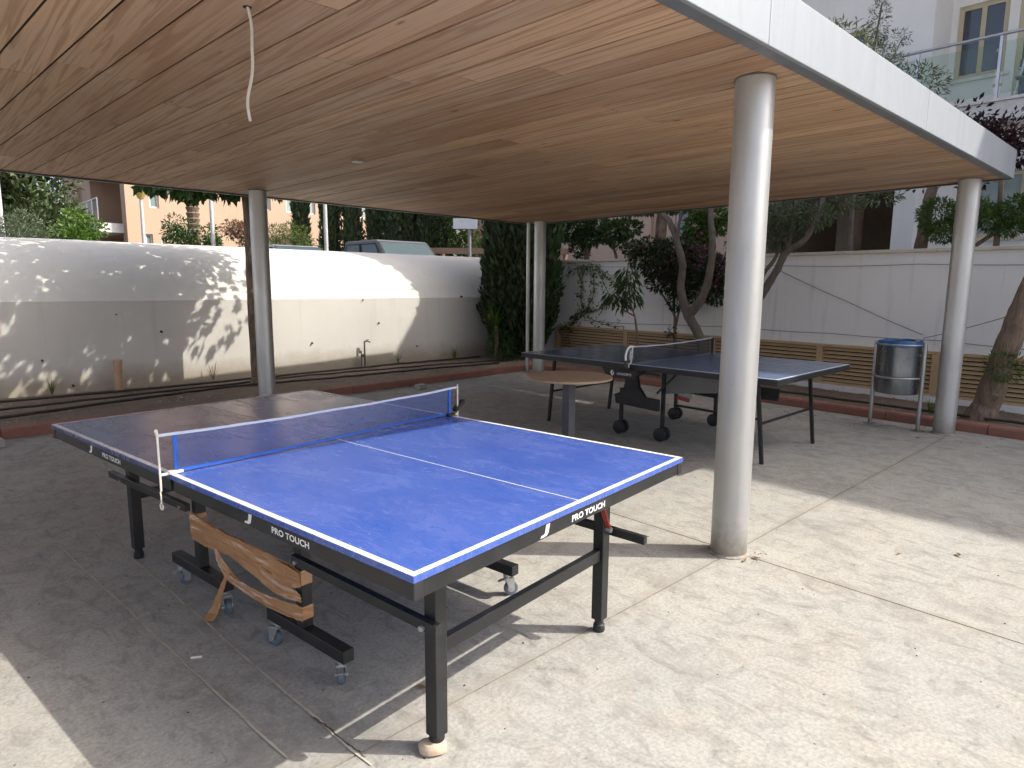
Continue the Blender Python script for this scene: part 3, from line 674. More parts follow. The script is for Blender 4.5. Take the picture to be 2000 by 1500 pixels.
for s in (-1, 1):
    x0, x1 = (0.002, LHALF) if s > 0 else (-LHALF, -0.002)
    top = MB().b2(x0, x1, -WHALF, WHALF, ZT-0.019, ZT).build('table_top', MT['blue'] if s > 0 else MT['blue_dust_reflection'], TT, bevel=0.0015)
    xo = s*LHALF
    zl = ZT+0.0009
    def ln(xa, xb, ya, yb, nm='edge_line'): MB().quad((xa, ya, zl), (xb, ya, zl), (xb, yb, zl), (xa, yb, zl)).build(nm, MT['line'], top)
    ln(x0+0.002, x1-0.002, -WHALF+0.002, -WHALF+0.022); ln(x0+0.002, x1-0.002, WHALF-0.022, WHALF-0.002)
    if s > 0: ln(x1-0.022, x1-0.002, -WHALF+0.0222, WHALF-0.0222)
    else: ln(x0+0.002, x0+0.022, -WHALF+0.0222, WHALF-0.0222)
    ln(min(x0, x1)+(0.002 if s > 0 else 0.0224), max(x0, x1)-(0.0224 if s > 0 else 0.002), -0.0022, 0.0022, 'centre_line')
    # blue edge band
    # apron rails
    za, zb = ZT-0.068, ZT-0.0195
    for w_ in (-1, 1):
        ap = MB().b2(x0+0.012 if s > 0 else x0+0.040, x1-0.040 if s > 0 else x1-0.012, w_*(WHALF-0.006), w_*(WHALF-0.034), za, zb).build('apron', MT['black'], TT, bevel=0.002)
        if w_ < 0:
            for xx, bd in (((0.705, 0.215) if s > 0 else (-0.700, 0.215)),):
                mt = Matrix.Translation((xx, -(WHALF-0.006)-0.0012, za+0.014)) @ Matrix(((1,0,0,0), (0,0,-1,0), (0,1,0,0), (0,0,0,1)))
                text_mesh('PRO TOUCH', bd*0.95, 0.0215, 'lettering', MT['print'], ap, mt, 0.028)
                mt2 = Matrix.Translation((xx-0.150, -(WHALF-0.006)-0.0012, za+0.008)) @ Matrix(((1,0,0,0), (0,0,-1,0), (0,1,0,0), (0,0,0,1)))
                flat_print(logo_J(0.036), 'logo_mark', ap, mt2)
    ap = MB().b2(xo-s*0.006, xo-s*0.034, -WHALF+0.040, WHALF-0.040, za, zb).build('apron', MT['black'], TT, bevel=0.002)
    if s > 0:
        mt = Matrix.Translation((xo-0.006+0.0012, -0.060, za+0.012)) @ Matrix(((0,0,1,0), (1,0,0,0), (0,1,0,0), (0,0,0,1)))
        text_mesh('PRO TOUCH', 0.205, 0.0225, 'lettering', MT['print'], ap, mt, 0.028)
        mt2 = Matrix.Translation((xo-0.006+0.0012, -0.215, za+0.006)) @ Matrix(((0,0,1,0), (1,0,0,0), (0,1,0,0), (0,0,0,1)))
        flat_print(logo_J(0.038), 'logo_mark', ap, mt2)
    for w_ in (-1, 1):
        MB().b2(xo-s*0.003, xo-s*0.0395, w_*(WHALF-0.003), w_*(WHALF-0.0395), za-0.002, zb).build('corner_cap', MT['blackflat'], TT, bevel=0.004)
    # inner cross rail under the net
    MB().b2(s*0.014, s*0.040, -WHALF+0.035, WHALF-0.035, za+0.002, zb).build('cross_rail', MT['black'], TT)
    # outer legs
    for w_ in (-1, 1):
        onstone = (s > 0 and w_ < 0)
        lg = MB().b2(s*1.125, s*1.175, w_*0.455, w_*0.505, 0.055, za-0.001).build('leg', MT['black'], TT, bevel=0.003)
        fz = 0.036 if onstone else 0.0
        m = MB(); m.lathe([(0.024, fz), (0.026, fz+0.006), (0.024, max(fz+0.018, 0.03)), (0.019, max(fz+0.02, 0.034)), (0.019, 0.056)], 16, (s*1.15, w_*0.48, 0))
        m.build('foot', MT['blackflat'], lg, smooth=True)
        # stretcher along the side, on the outside of the leg, and its bolt
        ya = w_*0.520
        st = MB().bar((s*(0.43), ya, 0.452), (s*(1.335 if (s < 0 or w_ > 0) else 1.205), ya, 0.440), 0.026, 0.034).build('side_brace', MT['black'], TT, bevel=0.002)
        m = MB(); m.tube([(s*1.15, ya+w_*0.012, 0.436), (s*1.15, ya+w_*0.026, 0.436)], 0.009, 8); m.tube([(s*0.47, ya+w_*0.012, 0.452), (s*0.47, ya+w_*0.024, 0.452)], 0.008, 8)
        m.build('bolt', MT['zinc'], st)
        # inner upright, foot bar, gusset
        MB().b2(s*0.395, s*0.440, w_*0.452, w_*0.497, 0.162, za-0.001).build('upright', MT['black'], TT, bevel=0.003)
        MB().b2(s*0.175, s*0.690, w_*0.450, w_*0.498, 0.112, 0.161).build('foot_bar', MT['black'], TT, bevel=0.003)
        MB().bar((s*0.443, w_*0.48, 0.56), (s*0.62, w_*0.60, za+0.012), 0.022, 0.030).build('gusset', MT['black'], TT)
        MB().bar((s*1.12, w_*0.48, 0.52), (s*0.92, w_*0.48, za-0.004), 0.014, 0.026).build('strut', MT['black'], TT)
        for xx in (0.215, 0.640):
            caster(TT, s*xx, w_*0.474, 0.112, random.uniform(0, 6.28))
    # bar between the outer legs
    MB().b2(s*1.136, s*1.164, -0.452, 0.452, 0.325, 0.372).build('crossbar', MT['black'], TT, bevel=0.002)
    MB().b2(s*0.405, s*0.432, -0.450, 0.450, 0.560, 0.592).build('crossbar', MT['black'], TT)
# red safety latch by the right hand leg at the near end
MB().bar((1.172, 0.395, 0.672), (1.185, 0.478, 0.462), 0.010, 0.022, (1, 0, 0)).build('latch', MT['red'], TT)
MB().tube([(1.172, 0.478, 0.462), (1.198, 0.478, 0.462)], 0.012, 10).build('latch_bolt', MT['zinc'], TT)
# packing tape stretched between the two inner uprights
def ribbon(path, name, parent, mat_, sub=7, cross=9, crease=0.006, rag=0.006, seed=0.0):
    # path: (centre, half-vector); resampled finely, creased lengthwise and ragged at the edges
    P = []; F = []; L_ = []
    for i in range(len(path)-1):
        for j in range(sub):
            t = j/sub; L_.append((Vector(path[i][0]).lerp(Vector(path[i+1][0]), t), Vector(path[i][1]).lerp(Vector(path[i+1][1]), t)))
    L_.append((Vector(path[-1][0]), Vector(path[-1][1])))
    for i, (c, h) in enumerate(L_):
        for k in range(cross):
            f = -1 + 2*k/(cross-1)
            e = 1 + (rag/max(h.length, 0.004))*mnoise.noise(Vector((i*0.55+seed, f*2, seed)))*abs(f)
            p = c + h*f*e
            cr = crease*(mnoise.noise(Vector((i*0.07+seed, f*1.5, seed*2))) + 0.5*mnoise.noise(Vector((i*0.22, f*2.6+seed, 4))))
            P.append((p.x, p.y + cr, p.z))
    for i in range(len(L_)-1):
        for k in range(cross-1): a = i*cross+k; F.append((a, a+cross, a+cross+1, a+1))
    o_ = MB().add(P, F).build(name, mat_, parent)
    md = o_.modifiers.new('thick', 'SOLIDIFY'); md.thickness = 0.0008; md.offset = 0
    return o_
tp = bpy.data.objects.new('packing_tape', None); COL.objects.link(tp); tp.parent = TT; tp['label'] = 'brown packing tape stretched between the inner legs'
yt = -0.504
def band(pts, name, seed, off=0.0, crease=0.009):
    return ribbon([((x, yt+off, (zl_+zh_)/2), (0, 0, (zh_-zl_)/2)) for x, zl_, zh_ in pts], name, tp, MT['tape'], crease=crease, seed=seed)
band([(-0.445, 0.300, 0.425), (-0.36, 0.292, 0.422), (-0.24, 0.298, 0.416), (-0.10, 0.306, 0.412), (0.05, 0.290, 0.412), (0.18, 0.268, 0.414), (0.28, 0.262, 0.412), (0.36, 0.305, 0.408), (0.445, 0.335, 0.398)], 'tape_strip', 1.0)
band([(-0.445, 0.345, 0.420), (-0.20, 0.350, 0.412), (0.10, 0.335, 0.410), (0.30, 0.325, 0.406), (0.445, 0.345, 0.392)], 'tape_strip', 5.0, -0.004, 0.007)
band([(0.16, 0.270, 0.345), (0.25, 0.256, 0.325), (0.34, 0.262, 0.312), (0.445, 0.275, 0.305)], 'tape_strip', 9.0, -0.003)
ribbon([((-0.22, yt, 0.310), (0.018, 0, 0.010)), ((-0.17, yt-0.004, 0.262), (0.012, 0.006, 0.012)), ((-0.10, yt-0.008, 0.224), (0.005, 0.012, 0.010)), ((-0.02, yt-0.006, 0.205), (0.0, 0.008, 0.012)), ((0.10, yt, 0.198), (0, 0.002, 0.020)), ((0.22, yt, 0.200), (0, 0, 0.026)), ((0.34, yt, 0.212), (0, 0, 0.029)), ((0.445, yt, 0.224), (0, 0, 0.029))], 'tape_strip', tp, MT['tape'], seed=3.0)
ribbon([((-0.105, yt-0.008, 0.226), (0.020, 0, 0.008)), ((-0.135, yt-0.014, 0.175), (0.018, 0.003, 0.008)), ((-0.165, yt-0.020, 0.115), (0.021, 0.004, 0.008)), ((-0.190, yt-0.026, 0.060), (0.024, 0.008, 0.006)), ((-0.200, yt-0.038, 0.024), (0.026, 0.010, 0.003)), ((-0.193, yt-0.068, 0.007), (0.027, 0.012, 0.0))], 'tape_tail', tp, MT['tape'], crease=0.003, seed=7.0)
for xx, z0, z1 in ((0.4175, 0.335, 0.395), (0.4175, 0.195, 0.250)):
    MB().b2(xx-0.0255, xx+0.0255, -0.4495, -0.5005, z0, z1).build('tape_wrap', MT['tape'], tp, bevel=0.004)
MB().b2(-0.4430, -0.3920, -0.4495, -0.5005, 0.312, 0.425).build('tape_wrap', MT['tape'], tp, bevel=0.004)

# net of the blue table
NT = thing('table_tennis_net', 'blue mesh net with white top tape on the blue table', 'net', (1.478, 2.745, 0), R(-82.98))
zb_, zt_ = ZT+0.010, ZT+0.150
n = 40; P = []; F = []
for i in range(n+1):
    t = i/n; y = -0.735 + 1.47*t
    sag = 0.012*math.sin(t*math.pi); dx = 0.006*math.sin(t*9)+0.004*math.sin(t*23)
    for k_ in range(5):
        f_ = k_/4; P.append((0.030*(1-f_)*math.sin(t*5.0+0.4)*0.5 + dx*f_, y, zb_ + (zt_-sag-zb_)*f_))
for i in range(n):
    for j in range(4): a = i*5+j; F.append((a, a+5, a+6, a+1))
MB().add(P, F).build('net_mesh', MT['net_blue'], NT, smooth=True)
def net_band(y0, y1, zf0, zf1, name, mat_):
    P2 = []; F2 = []; m_ = 32
    for i in range(m_+1):
        t = ((y0+(y1-y0)*i/m_)+0.735)/1.47; y = -0.735+1.47*t; sag = 0.012*math.sin(max(0, min(1, t))*math.pi); dx = 0.006*math.sin(t*9)+0.004*math.sin(t*23)
        for f_ in (zf0, zf1):
            ww = 0.030*(1-min(f_, 1))*math.sin(t*5.0+0.4)*0.5 + dx*min(f_, 1)
            z = zb_+(zt_-sag-zb_)*f_
            P2 += [(ww-0.0028, y, z), (ww+0.0028, y, z)]
    for i in range(m_):
        a = i*4; b = a+4
        F2 += [(a, b, b+2, a+2), (a+1, a+3, b+3, b+1), (a+2, b+2, b+3, a+3), (a, a+1, b+1, b)]
    MB().add(P2, F2).build(name, mat_, NT)
net_band(-0.795, 0.795, 1.0, 1.075, 'top_tape', MT['tape_white'])
net_band(-0.735, 0.735, -0.03, 0.055, 'bottom_hem', MT['net_hem'])
for y in (-0.735, 0.735):
    MB().b2(-0.003, 0.003, y-0.008, y+0.008, zb_+0.008, zt_-0.001).build('side_hem', MT['net_hem'], NT)
for w_ in (-1, 1):
    m = MB(); y = w_*0.797
    m.tube([(0, y, ZT-0.058), (0, y, ZT+0.172)], 0.0042, 8)
    m.tube([(0, y, ZT+0.004), (0, w_*0.742, ZT+0.004)], 0.0055, 8)
    m.build('post', MT['cord'], NT)
    MB().bar((0, w_*0.768, ZT+0.008), (0.0, w_*0.715, ZT+0.0075), 0.030, 0.012).build('clamp', MT['cord'] if w_ < 0 else MT['blackflat'], NT, bevel=0.003)
MB().bar((0.0, 0.775, ZT+0.030), (-0.03, 0.872, ZT+0.066), 0.03, 0.022).build('clamp_handle', MT['blackflat'], NT, bevel=0.004)
MB().tube([(0.0, -0.797, ZT+0.158), (0.003, -0.80, ZT+0.168), (0.0, -0.80, ZT+0.176), (-0.01, -0.797, ZT+0.170)], 0.006, 8).build('knot', MT['cord'], NT)
hk = [(0.0, -0.797, ZT-0.056), (0.0, -0.80, ZT-0.060), (0.026, -0.81, ZT-0.058), (0.028, -0.81, ZT-0.066), (0.028, -0.81, ZT-0.095)]
for i in range(10): t = -math.pi/2*(-1) + i*0.62; hk.append((0.028+0.012*math.cos(t), -0.81, ZT-0.108+0.012*math.sin(t)))
MB().tube(hk, 0.0028, 6).build('cord_hook', MT['cord'], NT)

# stone under the near leg
def rock(loc, d, name, mat_, seed, rot=0.0):
    P = []; F = []; nu, nv = 14, 9
    for j in range(nv):
        ph = math.pi*j/(nv-1)
        for i in range(nu):
            th = 2*math.pi*i/nu
            v_ = Vector((math.sin(ph)*math.cos(th), math.sin(ph)*math.sin(th), math.cos(ph)))
            k_ = 1 + 0.16*mnoise.noise(v_*1.4+Vector((seed, 0, 0))) + 0.05*mnoise.noise(v_*4+Vector((0, seed, 0)))
            P.append((v_.x*d[0]/2*k_, v_.y*d[1]/2*k_, max(-0.42, min(0.42, v_.z*0.55*k_))*d[2]/0.84))
    for j in range(nv-1):
        for i in range(nu): q_ = (i+1) % nu; F.append((j*nu+i, j*nu+q_, (j+1)*nu+q_, (j+1)*nu+i))
    o_ = MB().add(P, F).build(name, mat_, smooth=True); o_.location = (loc[0], loc[1], loc[2]+d[2]/2); o_.rotation_euler = (0, 0, rot); return o_
tag(rock((1.125, 1.545, -0.001), (0.098, 0.070, 0.038), 'stone', MT['stone'], 3.0, -0.6), 'pale flat stone under the nearest leg of the blue table', 'stone')

# ------------------------------------------------------------------ dark table behind
ZF = 0.765
FT = thing('table_tennis_table', 'dark slate blue table tennis table on black trolley behind the round table', 'table', (5.60, 3.595, 0), R(-88.9))
for s in (-1, 1):
    x0, x1 = (0.003, LHALF) if s > 0 else (-LHALF, -0.003)
    top = MB().b2(x0, x1, -WHALF, WHALF, ZF-0.005, ZF).build('table_top', MT['slate'], FT)
    zl = ZF+0.0009
    def ln(xa, xb, ya, yb, nm='edge_line'): MB().quad((xa, ya, zl), (xb, ya, zl), (xb, yb, zl), (xa, yb, zl)).build(nm, MT['line'], top)
    ln(x0+0.002, x1-0.002, -WHALF+0.002, -WHALF+0.020); ln(x0+0.002, x1-0.002, WHALF-0.020, WHALF-0.002)
    ln(*((x1-0.020, x1-0.002) if s > 0 else (x0+0.002, x0+0.020)), -WHALF+0.0202, WHALF-0.0202)
    za, zb = ZF-0.050, ZF-0.0055
    for w_ in (-1, 1): MB().b2(x0+0.001, x1-0.001, w_*(WHALF-0.001), w_*(WHALF-0.022), za, zb).build('apron', MT['black'], FT)
    MB().b2(s*(LHALF-0.001), s*(LHALF-0.022), -WHALF+0.0225, WHALF-0.0225, za, zb).build('apron', MT['black'], FT)
    # end legs with a thin bar
    e = 1.10 if s > 0 else 1.22
    for w_ in (-0.44, 0.63):
        MB().bar((s*(e-0.04), w_, za+0.02), (s*(e+0.04), w_, 0.0), 0.028, 0.028, (1, 0, 0)).build('leg', MT['black'], FT)
    MB().bar((s*(e+0.002), -0.425, 0.335), (s*(e+0.002), 0.615, 0.335), 0.018, 0.018).build('crossbar', MT['black'], FT)
    # trolley legs with double wheels
    for w_ in (-0.33, 0.68):
        xx = -0.38 if s < 0 else 0.10
        lg = MB().bar((xx, w_, 0.06), (xx, w_, 0.46 if s < 0 else za), 0.030, 0.030, (1, 0, 0)).build('leg', MT['black'], FT)
        for q_ in (-0.034, 0.034):
            m = MB(); m.tube([(xx, w_+q_-0.020, 0.066), (xx, w_+q_-0.014, 0.066), (xx, w_+q_+0.014, 0.066), (xx, w_+q_+0.020, 0.066)], [0.054, 0.066, 0.066, 0.054], 22)
            m.build('wheel', MT['blackflat'], FT, smooth=True)
# side plates and braces of the trolley
for w_ in (-0.40, 0.70):
    MB().prism([(-0.36, w_, 0.715), (-0.04, w_, 0.715), (-0.10, w_, 0.63), (-0.16, w_, 0.60), (-0.14, w_, 0.50), (-0.06, w_, 0.405), (0.085, w_, 0.40), (0.085, w_, 0.29), (-0.40, w_, 0.31), (-0.42, w_, 0.40), (-0.32, w_, 0.44), (-0.28, w_, 0.60), (-0.34, w_, 0.64)], (0, 0.04, 0)).build('side_plate', MT['blackflat'], FT)
    MB().bar((-0.40, w_+0.02, 0.70), (-0.22, w_+0.02, 0.45), 0.016, 0.016).build('brace', MT['black'], FT)
    MB().bar((0.30, w_+0.02, 0.70), (0.06, w_+0.02, 0.46), 0.016, 0.016).build('brace', MT['black'], FT)
pl = MB().prism([(0.0, -0.28, 0.712), (0.92, -0.28, 0.712), (0.92, -0.20, 0.545), (0.30, -0.20, 0.470), (0.02, -0.20, 0.43)], (0, 0.012, 0)).build('folded_panel', MT['grey_panel'], FT)
MB().prism([(0.45, 0.10, 0.56), (1.02, 0.10, 0.56), (0.98, 0.16, 0.44), (0.42, 0.16, 0.44)], (0, 0.02, 0)).build('ball_tray', MT['blackflat'], FT)
MB().bar((0.18, -0.22, 0.42), (0.30, -0.20, 0.40), 0.03, 0.03).build('latch', MT['red'], FT)
MB().bar((0.66, 0.00, 0.585), (0.74, 0.00, 0.58), 0.03, 0.03).build('latch', MT['red'], FT)
MB().bar((-0.36, 0.66, 0.16), (0.62, 0.66, 0.145), 0.022, 0.022).build('tie_bar', MT['black'], FT)
FP = MB().prism([(-0.30, -0.7665, 0.712), (0.10, -0.7665, 0.712), (0.06, -0.7665, 0.625), (-0.24, -0.7665, 0.625)], (0, 0.004, 0)).build('badge_plate', MT['blackflat'], FT)
mt = Matrix.Translation((-0.125, -0.7680, 0.655)) @ Matrix(((1,0,0,0), (0,0,-1,0), (0,1,0,0), (0,0,0,1)))
text_mesh('LIONOERTS', 0.160, 0.022, 'lettering', MT['print'], FP, mt, 0.01)
mt = Matrix.Translation((-0.180, -0.7680, 0.668)) @ Matrix(((1,0,0,0), (0,0,-1,0), (0,1,0,0), (0,0,0,1)))
dm = [(-0.022, 0), (0, 0.030), (0.022, 0), (0, -0.030), (-0.005, -0.015), (0.008, 0), (0, 0.012), (-0.010, 0), (0, -0.012)]
flat_print([(-0.022, 0.004), (0.0, 0.034), (0.0, 0.012), (-0.008, 0.002), (0.004, -0.012), (0.004, -0.034)], 'logo_mark', FP, mt)
flat_print([(0.022, -0.002), (0.004, 0.026), (0.004, 0.010), (0.010, 0.0), (0.006, -0.006), (0.008, -0.024)], 'logo_mark', FP, mt)

FN = thing('table_tennis_net', 'dark mesh net with thin white cord on the slate table', 'net', (5.60, 3.595, 0), R(-88.9))
P = []; F = []; n = 30
for i in range(n+1):
    t = i/n; y = -0.70+1.42*t; sag = 0.014*math.sin(t*math.pi)
    P += [(0.003*math.sin(t*8), y, ZF+0.006), (0.006*math.sin(t*6), y, ZF+0.150-sag+0.01*t)]
for i in range(n): F.append((2*i, 2*i+2, 2*i+3, 2*i+1))
MB().add(P, F).build('net_mesh', MT['net_dark'], FN)
MB().tube([(0.006*math.sin(i/12*6), -0.70+1.42*i/12, ZF+0.152-0.014*math.sin(i/12*math.pi)+0.01*i/12) for i in range(13)], 0.006, 8).build('top_cord', MT['tape_white'], FN)
arc = [(0, -0.70, ZF+0.150), (0, -0.735, ZF+0.158), (0, -0.77, ZF+0.150), (0, -0.80, ZF+0.120), (0, -0.815, ZF+0.080), (0, -0.812, ZF+0.035)]
MB().tube(arc, 0.0095, 8).build('bracket', MT['print'], FN, smooth=True)
m = MB(); m.tube([(0, -0.812, ZF+0.035), (0, -0.812, ZF-0.03)], 0.013, 8); m.bar((0, -0.83, ZF-0.032), (0, -0.70, ZF-0.056), 0.05, 0.014); m.build('clamp', MT['blackflat'], FN)
MB().tube([(0.004, -0.72, ZF+0.150), (0.010, -0.728, ZF+0.10), (0.0, -0.722, ZF+0.05), (0.006, -0.74, ZF+0.010), (0.004, -0.769, ZF-0.006), (0.006, -0.772, ZF-0.045)], 0.006, 6).build('tie_cord', MT['cord'], FN)
for k_ in range(5):
    MB().tube([(0.01, -0.75+0.01*k_, ZF+0.125-0.02*k_), (0.012, -0.765-0.004*k_, ZF+0.10-0.012*k_), (0.004, -0.745, ZF+0.06-0.008*k_)], 0.004, 6).build('tie_cord', MT['cord' if k_ % 2 else 'zinc'], FN)
MB().bar((0, 0.73, ZF-0.03), (0, 0.73, ZF+0.165), 0.02, 0.02, (1, 0, 0)).build('post', MT['blackflat'], FN)

# ------------------------------------------------------------------ round table
RTB = thing('round_table', 'round brown cafe table on a square dark post between the two ping pong tables', 'table', (3.95, 3.507, 0))
MB().lathe([(0.325, 0.722), (0.345, 0.726), (0.348, 0.736), (0.344, 0.742)], 56).build('table_top', MT['brown_top'], RTB, smooth=True)
MB().b2(-0.038, 0.038, -0.038, 0.038, 0.018, 0.716).build('post', MT['anthracite'], RTB, bevel=0.004)
MB().b2(-0.12, 0.12, -0.12, 0.12, 0.7165, 0.7215).build('top_plate', MT['anthracite'], RTB)
MB().b2(-0.20, 0.20, -0.20, 0.20, 0.0, 0.0175).build('base_plate', MT['anthracite'], RTB, bevel=0.004)

# ------------------------------------------------------------------ litter bin
BN = thing('litter_bin', 'stainless steel litter bin with blue liner on a two-legged tube frame', 'bin', (7.655, 2.205, 0), R(81.5))
m = MB(); m.lathe([(0.150, 0.365), (0.196, 0.372), (0.200, 0.39), (0.200, 0.62), (0.200, 0.875), (0.204, 0.895), (0.196, 0.897), (0.190, 0.88), (0.188, 0.40)], 44)
m.build('drum', MT['stainless'], BN, smooth=True)
P = []; F = []; n = 48
for i in range(n):
    t = 2*math.pi*i/n
    for k_, (r_, z) in enumerate(((0.190, 0.80), (0.192, 0.905), (0.200, 0.922), (0.2075, 0.905), (0.2085, 0.86))):
        wz = 0.016*mnoise.noise(Vector((math.cos(t)*2.5, math.sin(t)*2.5, k_*0.7)))*(2.2 if k_ == 4 else 1)
        wr = 0.006*mnoise.noise(Vector((math.cos(t)*5, math.sin(t)*5, k_*2.0))); P.append(((r_+wr)*math.cos(t), (r_+wr)*math.sin(t), z+wz))
for i in range(n):
    q_ = (i+1) % n
    for k_ in range(4): F.append((i*5+k_, q_*5+k_, q_*5+k_+1, i*5+k_+1))
MB().add(P, F).build('bag', MT['bag'], BN, smooth=True)
for s in (-1, 1):
    lg = MB().tube([(s*0.243, 0, 0.008), (s*0.243, 0, 0.90)], 0.020, 16).build('leg', MT['bin_frame'], BN, smooth=True)
    MB().b2(s*0.243-0.05, s*0.243+0.05, -0.05, 0.05, 0.0, 0.008).build('base_plate', MT['bin_frame'], lg)
    MB().tube([(s*0.222, 0, 0.78), (s*0.200, 0, 0.78)], 0.012, 8).build('pivot', MT['bin_frame'], lg)
ring = [(0.222*math.cos(t), -abs(0.222*math.sin(t)), 0.545) for t in [math.pi*i/24 for i in range(25)]]
MB().tube(ring, 0.0115, 10, ).build('ring', MT['bin_frame'], BN, smooth=True)
MB().tube([(x, -y, z) for x, y, z in ring], 0.0115, 10).build('ring', MT['bin_frame'], BN, smooth=True)
top_ring = [(0.224*math.cos(t), 0.224*math.sin(t), 0.885) for t in [2*math.pi*i/40 for i in range(41)]]
MB().tube(top_ring, 0.009, 8).build('top_ring', MT['bin_frame'], BN, smooth=True)

# ------------------------------------------------------------------ small things on the floor
def block(loc, d, rot, label):
    o_ = MB().box((0, 0, d[2]/2), d).build('concrete_block', MT['brick'], bevel=0.006); o_.location = loc; o_.rotation_euler = (0, 0, rot)
    return tag(o_, label, 'block', 'small grey blocks by the kerb')
block((5.40, 7.60, 0.0), (0.15, 0.10, 0.065), 0.3, 'small grey block on the floor by the kerb behind the blue net')
block((7.72, 4.72, 0.0), (0.12, 0.16, 0.06), 0.2, 'small grey block by the kerb under the slate table')
block((0.60, 7.36, 0.0), (0.10, 0.16, 0.07), 0.1, 'pale block by the kerb at the left edge of the photo')
def leaf_obj(loc, size, rot, mat_, label, cat='leaf'):
    m = MB(); L_ = size; pts = [(0, 0), (0.25, 0.17), (0.5, 0.25), (0.8, 0.15), (1.0, 0.0), (0.8, -0.15), (0.5, -0.22), (0.25, -0.16)]
    P_ = [((x-0.5)*L_, y*L_, 0.006+0.02*L_/0.08*((x-0.5)**2)*1.2 + abs(y)*L_*0.5) for x, y in pts]
    m.add(P_ + [(0.0, 0.0, 0.004)], [(i, (i+1) % 8, 8) for i in range(8)])
    m.tube([(-0.5*L_, 0, 0.006), (-0.75*L_, 0.03*L_, 0.004)], 0.0012, 5)
    o_ = m.build('fallen_leaf', mat_); o_.location = (loc[0], loc[1], 0.0); o_.rotation_euler = (0, 0, rot)
    return tag(o_, label, cat, 'fallen leaves on the concrete')
leaf_obj((4.18, 0.82), 0.05, 0.5, MT['lf_dry'], 'curled brown leaf on the sunny concrete far right of the front column')
leaf_obj((7.25, 1.86), 0.07, 1.0, MT['lf_yellow'], 'yellow leaf on the floor between the bin and its column')
leaf_obj((1.29, 1.84), 0.045, 2.0, MT['lf_dry'], 'small dry leaf beside the stone leg under the blue table')
leaf_obj((3.23, 1.585), 0.04, 0.2, MT['lf_dry'], 'dry leaf against the foot of the front column')
leaf_obj((3.305, 1.56), 0.045, 1.6, MT['lf_dry'], 'orange-brown leaf scrap right at the front column base')
leaf_obj((3.95, 1.05), 0.03, 2.6, MT['lf_dry'], 'thin brown leaf lying left of the curled leaf')
m = MB(); m.tube([(-0.02, 0, 0.005), (0.02, 0.004, 0.005)], 0.005, 6); o = m.build('cigarette_butt', MT['cord'], smooth=True); o.location = (0.755, 2.60, 0); o.rotation_euler = (0, 0, -0.6)
tag(o, 'short pale cigarette butt on the shaded floor left of the taped legs', 'butt')
# scattered grit, chips and dark specks
P = []; F = []
def grit(n_, xr, yr, s0, s1, zoff=0.0, cond=None):
    for _ in range(n_):
        x, y = random.uniform(*xr), random.uniform(*yr)
        if cond and not cond(x, y): continue
        s = random.uniform(s0, s1); a = random.uniform(0, 6.28); k0 = len(P); e_ = random.uniform(0.3, 1.0)
        for j in range(4):
            t = a + j*math.pi/2; P.append((x+math.cos(t)*s*(1 if j % 2 else e_), y+math.sin(t)*s*(1 if j % 2 else e_), zoff))
        P.append((x, y, zoff+s*0.7))
        for j in range(4): F.append((k0+j, k0+(j+1) % 4, k0+4))
grit(160, (0.2, 4.5), (0.3, 5.0), 0.002, 0.007, 0.0005)
MB().add(P, F).build('floor_grit', plain('dark_grit', (0.07, 0.055, 0.04), 0.9), kind='stuff')
P = []; F = []
grit(14, (3.18, 3.42), (1.52, 1.61), 0.003, 0.008, 0.001)
grit(60, (7.2, 7.9), (1.2, 3.5), 0.004, 0.012, 0.001)
grit(90, (1.0, 7.5), (7.3, 7.68), 0.004, 0.012, 0.001)
grit(30, (-0.2, 2.0), (1.2, 4.5), 0.002, 0.006, 0.001)
MB().add(P, F).build('leaf_litter', MT['lf_dry'], kind='stuff')
P = []; F = []
grit(1500, (-0.5, 8.6), (7.9, 9.9), 0.006, 0.026, 0.055, lambda x, y: y > yk(x)+0.16)
grit(900, (8.2, 9.4), (0.0, 9.0), 0.006, 0.022, 0.06, lambda x, y: x > xk(y)+0.16)
MB().add(P, F).build('bed_pebbles', plain('pebbles', (0.34, 0.29, 0.23), 0.9, c2=(0.16, 0.13, 0.10), scale=3, amount=1.0, mode='world'), kind='stuff')

# drip hoses in the beds
def hose(pts, label, r=0.013, name='irrigation_hose', mat_=None):
    P_ = []
    for i in range(len(pts)-1):
        a, b = Vector(pts[i]), Vector(pts[i+1]); k_ = max(2, int((b-a).length/0.15))
        for j in range(k_): P_.append(a.lerp(b, j/k_) + Vector((random.uniform(-.008, .008), random.uniform(-.008, .008), random.uniform(-.003, .003))))
    P_.append(Vector(pts[-1]))
    return tag(MB().tube(P_, r, 8).build(name, mat_ or MT['hose'], smooth=True), label, 'hose', 'black hoses in the beds')
hose([(-2, 9.70, 0.075), (0.5, 9.55, 0.085), (2.3, 9.50, 0.085), (4.2, 9.62, 0.08), (6.5, 9.75, 0.08), (8.3, 9.70, 0.08)], 'black drip hose lying closest to the curved white wall', 0.016)
hose([(-2, 9.00, 0.075), (0.8, 8.95, 0.085), (2.6, 9.10, 0.09), (4.6, 9.35, 0.085), (7.0, 9.2, 0.08), (8.2, 9.0, 0.08)], 'black drip hose along the middle of the left bed', 0.014)
hose([(-2, 8.30, 0.075), (0.9, 8.45, 0.085), (2.2, 8.75, 0.09), (3.2, 9.0, 0.085), (4.6, 8.9, 0.08), (6.4, 8.85, 0.08), (7.9, 8.7, 0.08)], 'black drip hose crossing the left bed in front of the others', 0.017)
hose([(8.33, -3, 0.08), (8.38, 1.0, 0.09), (8.46, 2.6, 0.09), (8.62, 4.6, 0.09), (8.75, 7.0, 0.08)], 'black drip hose behind the kerb near the litter bin', 0.015)

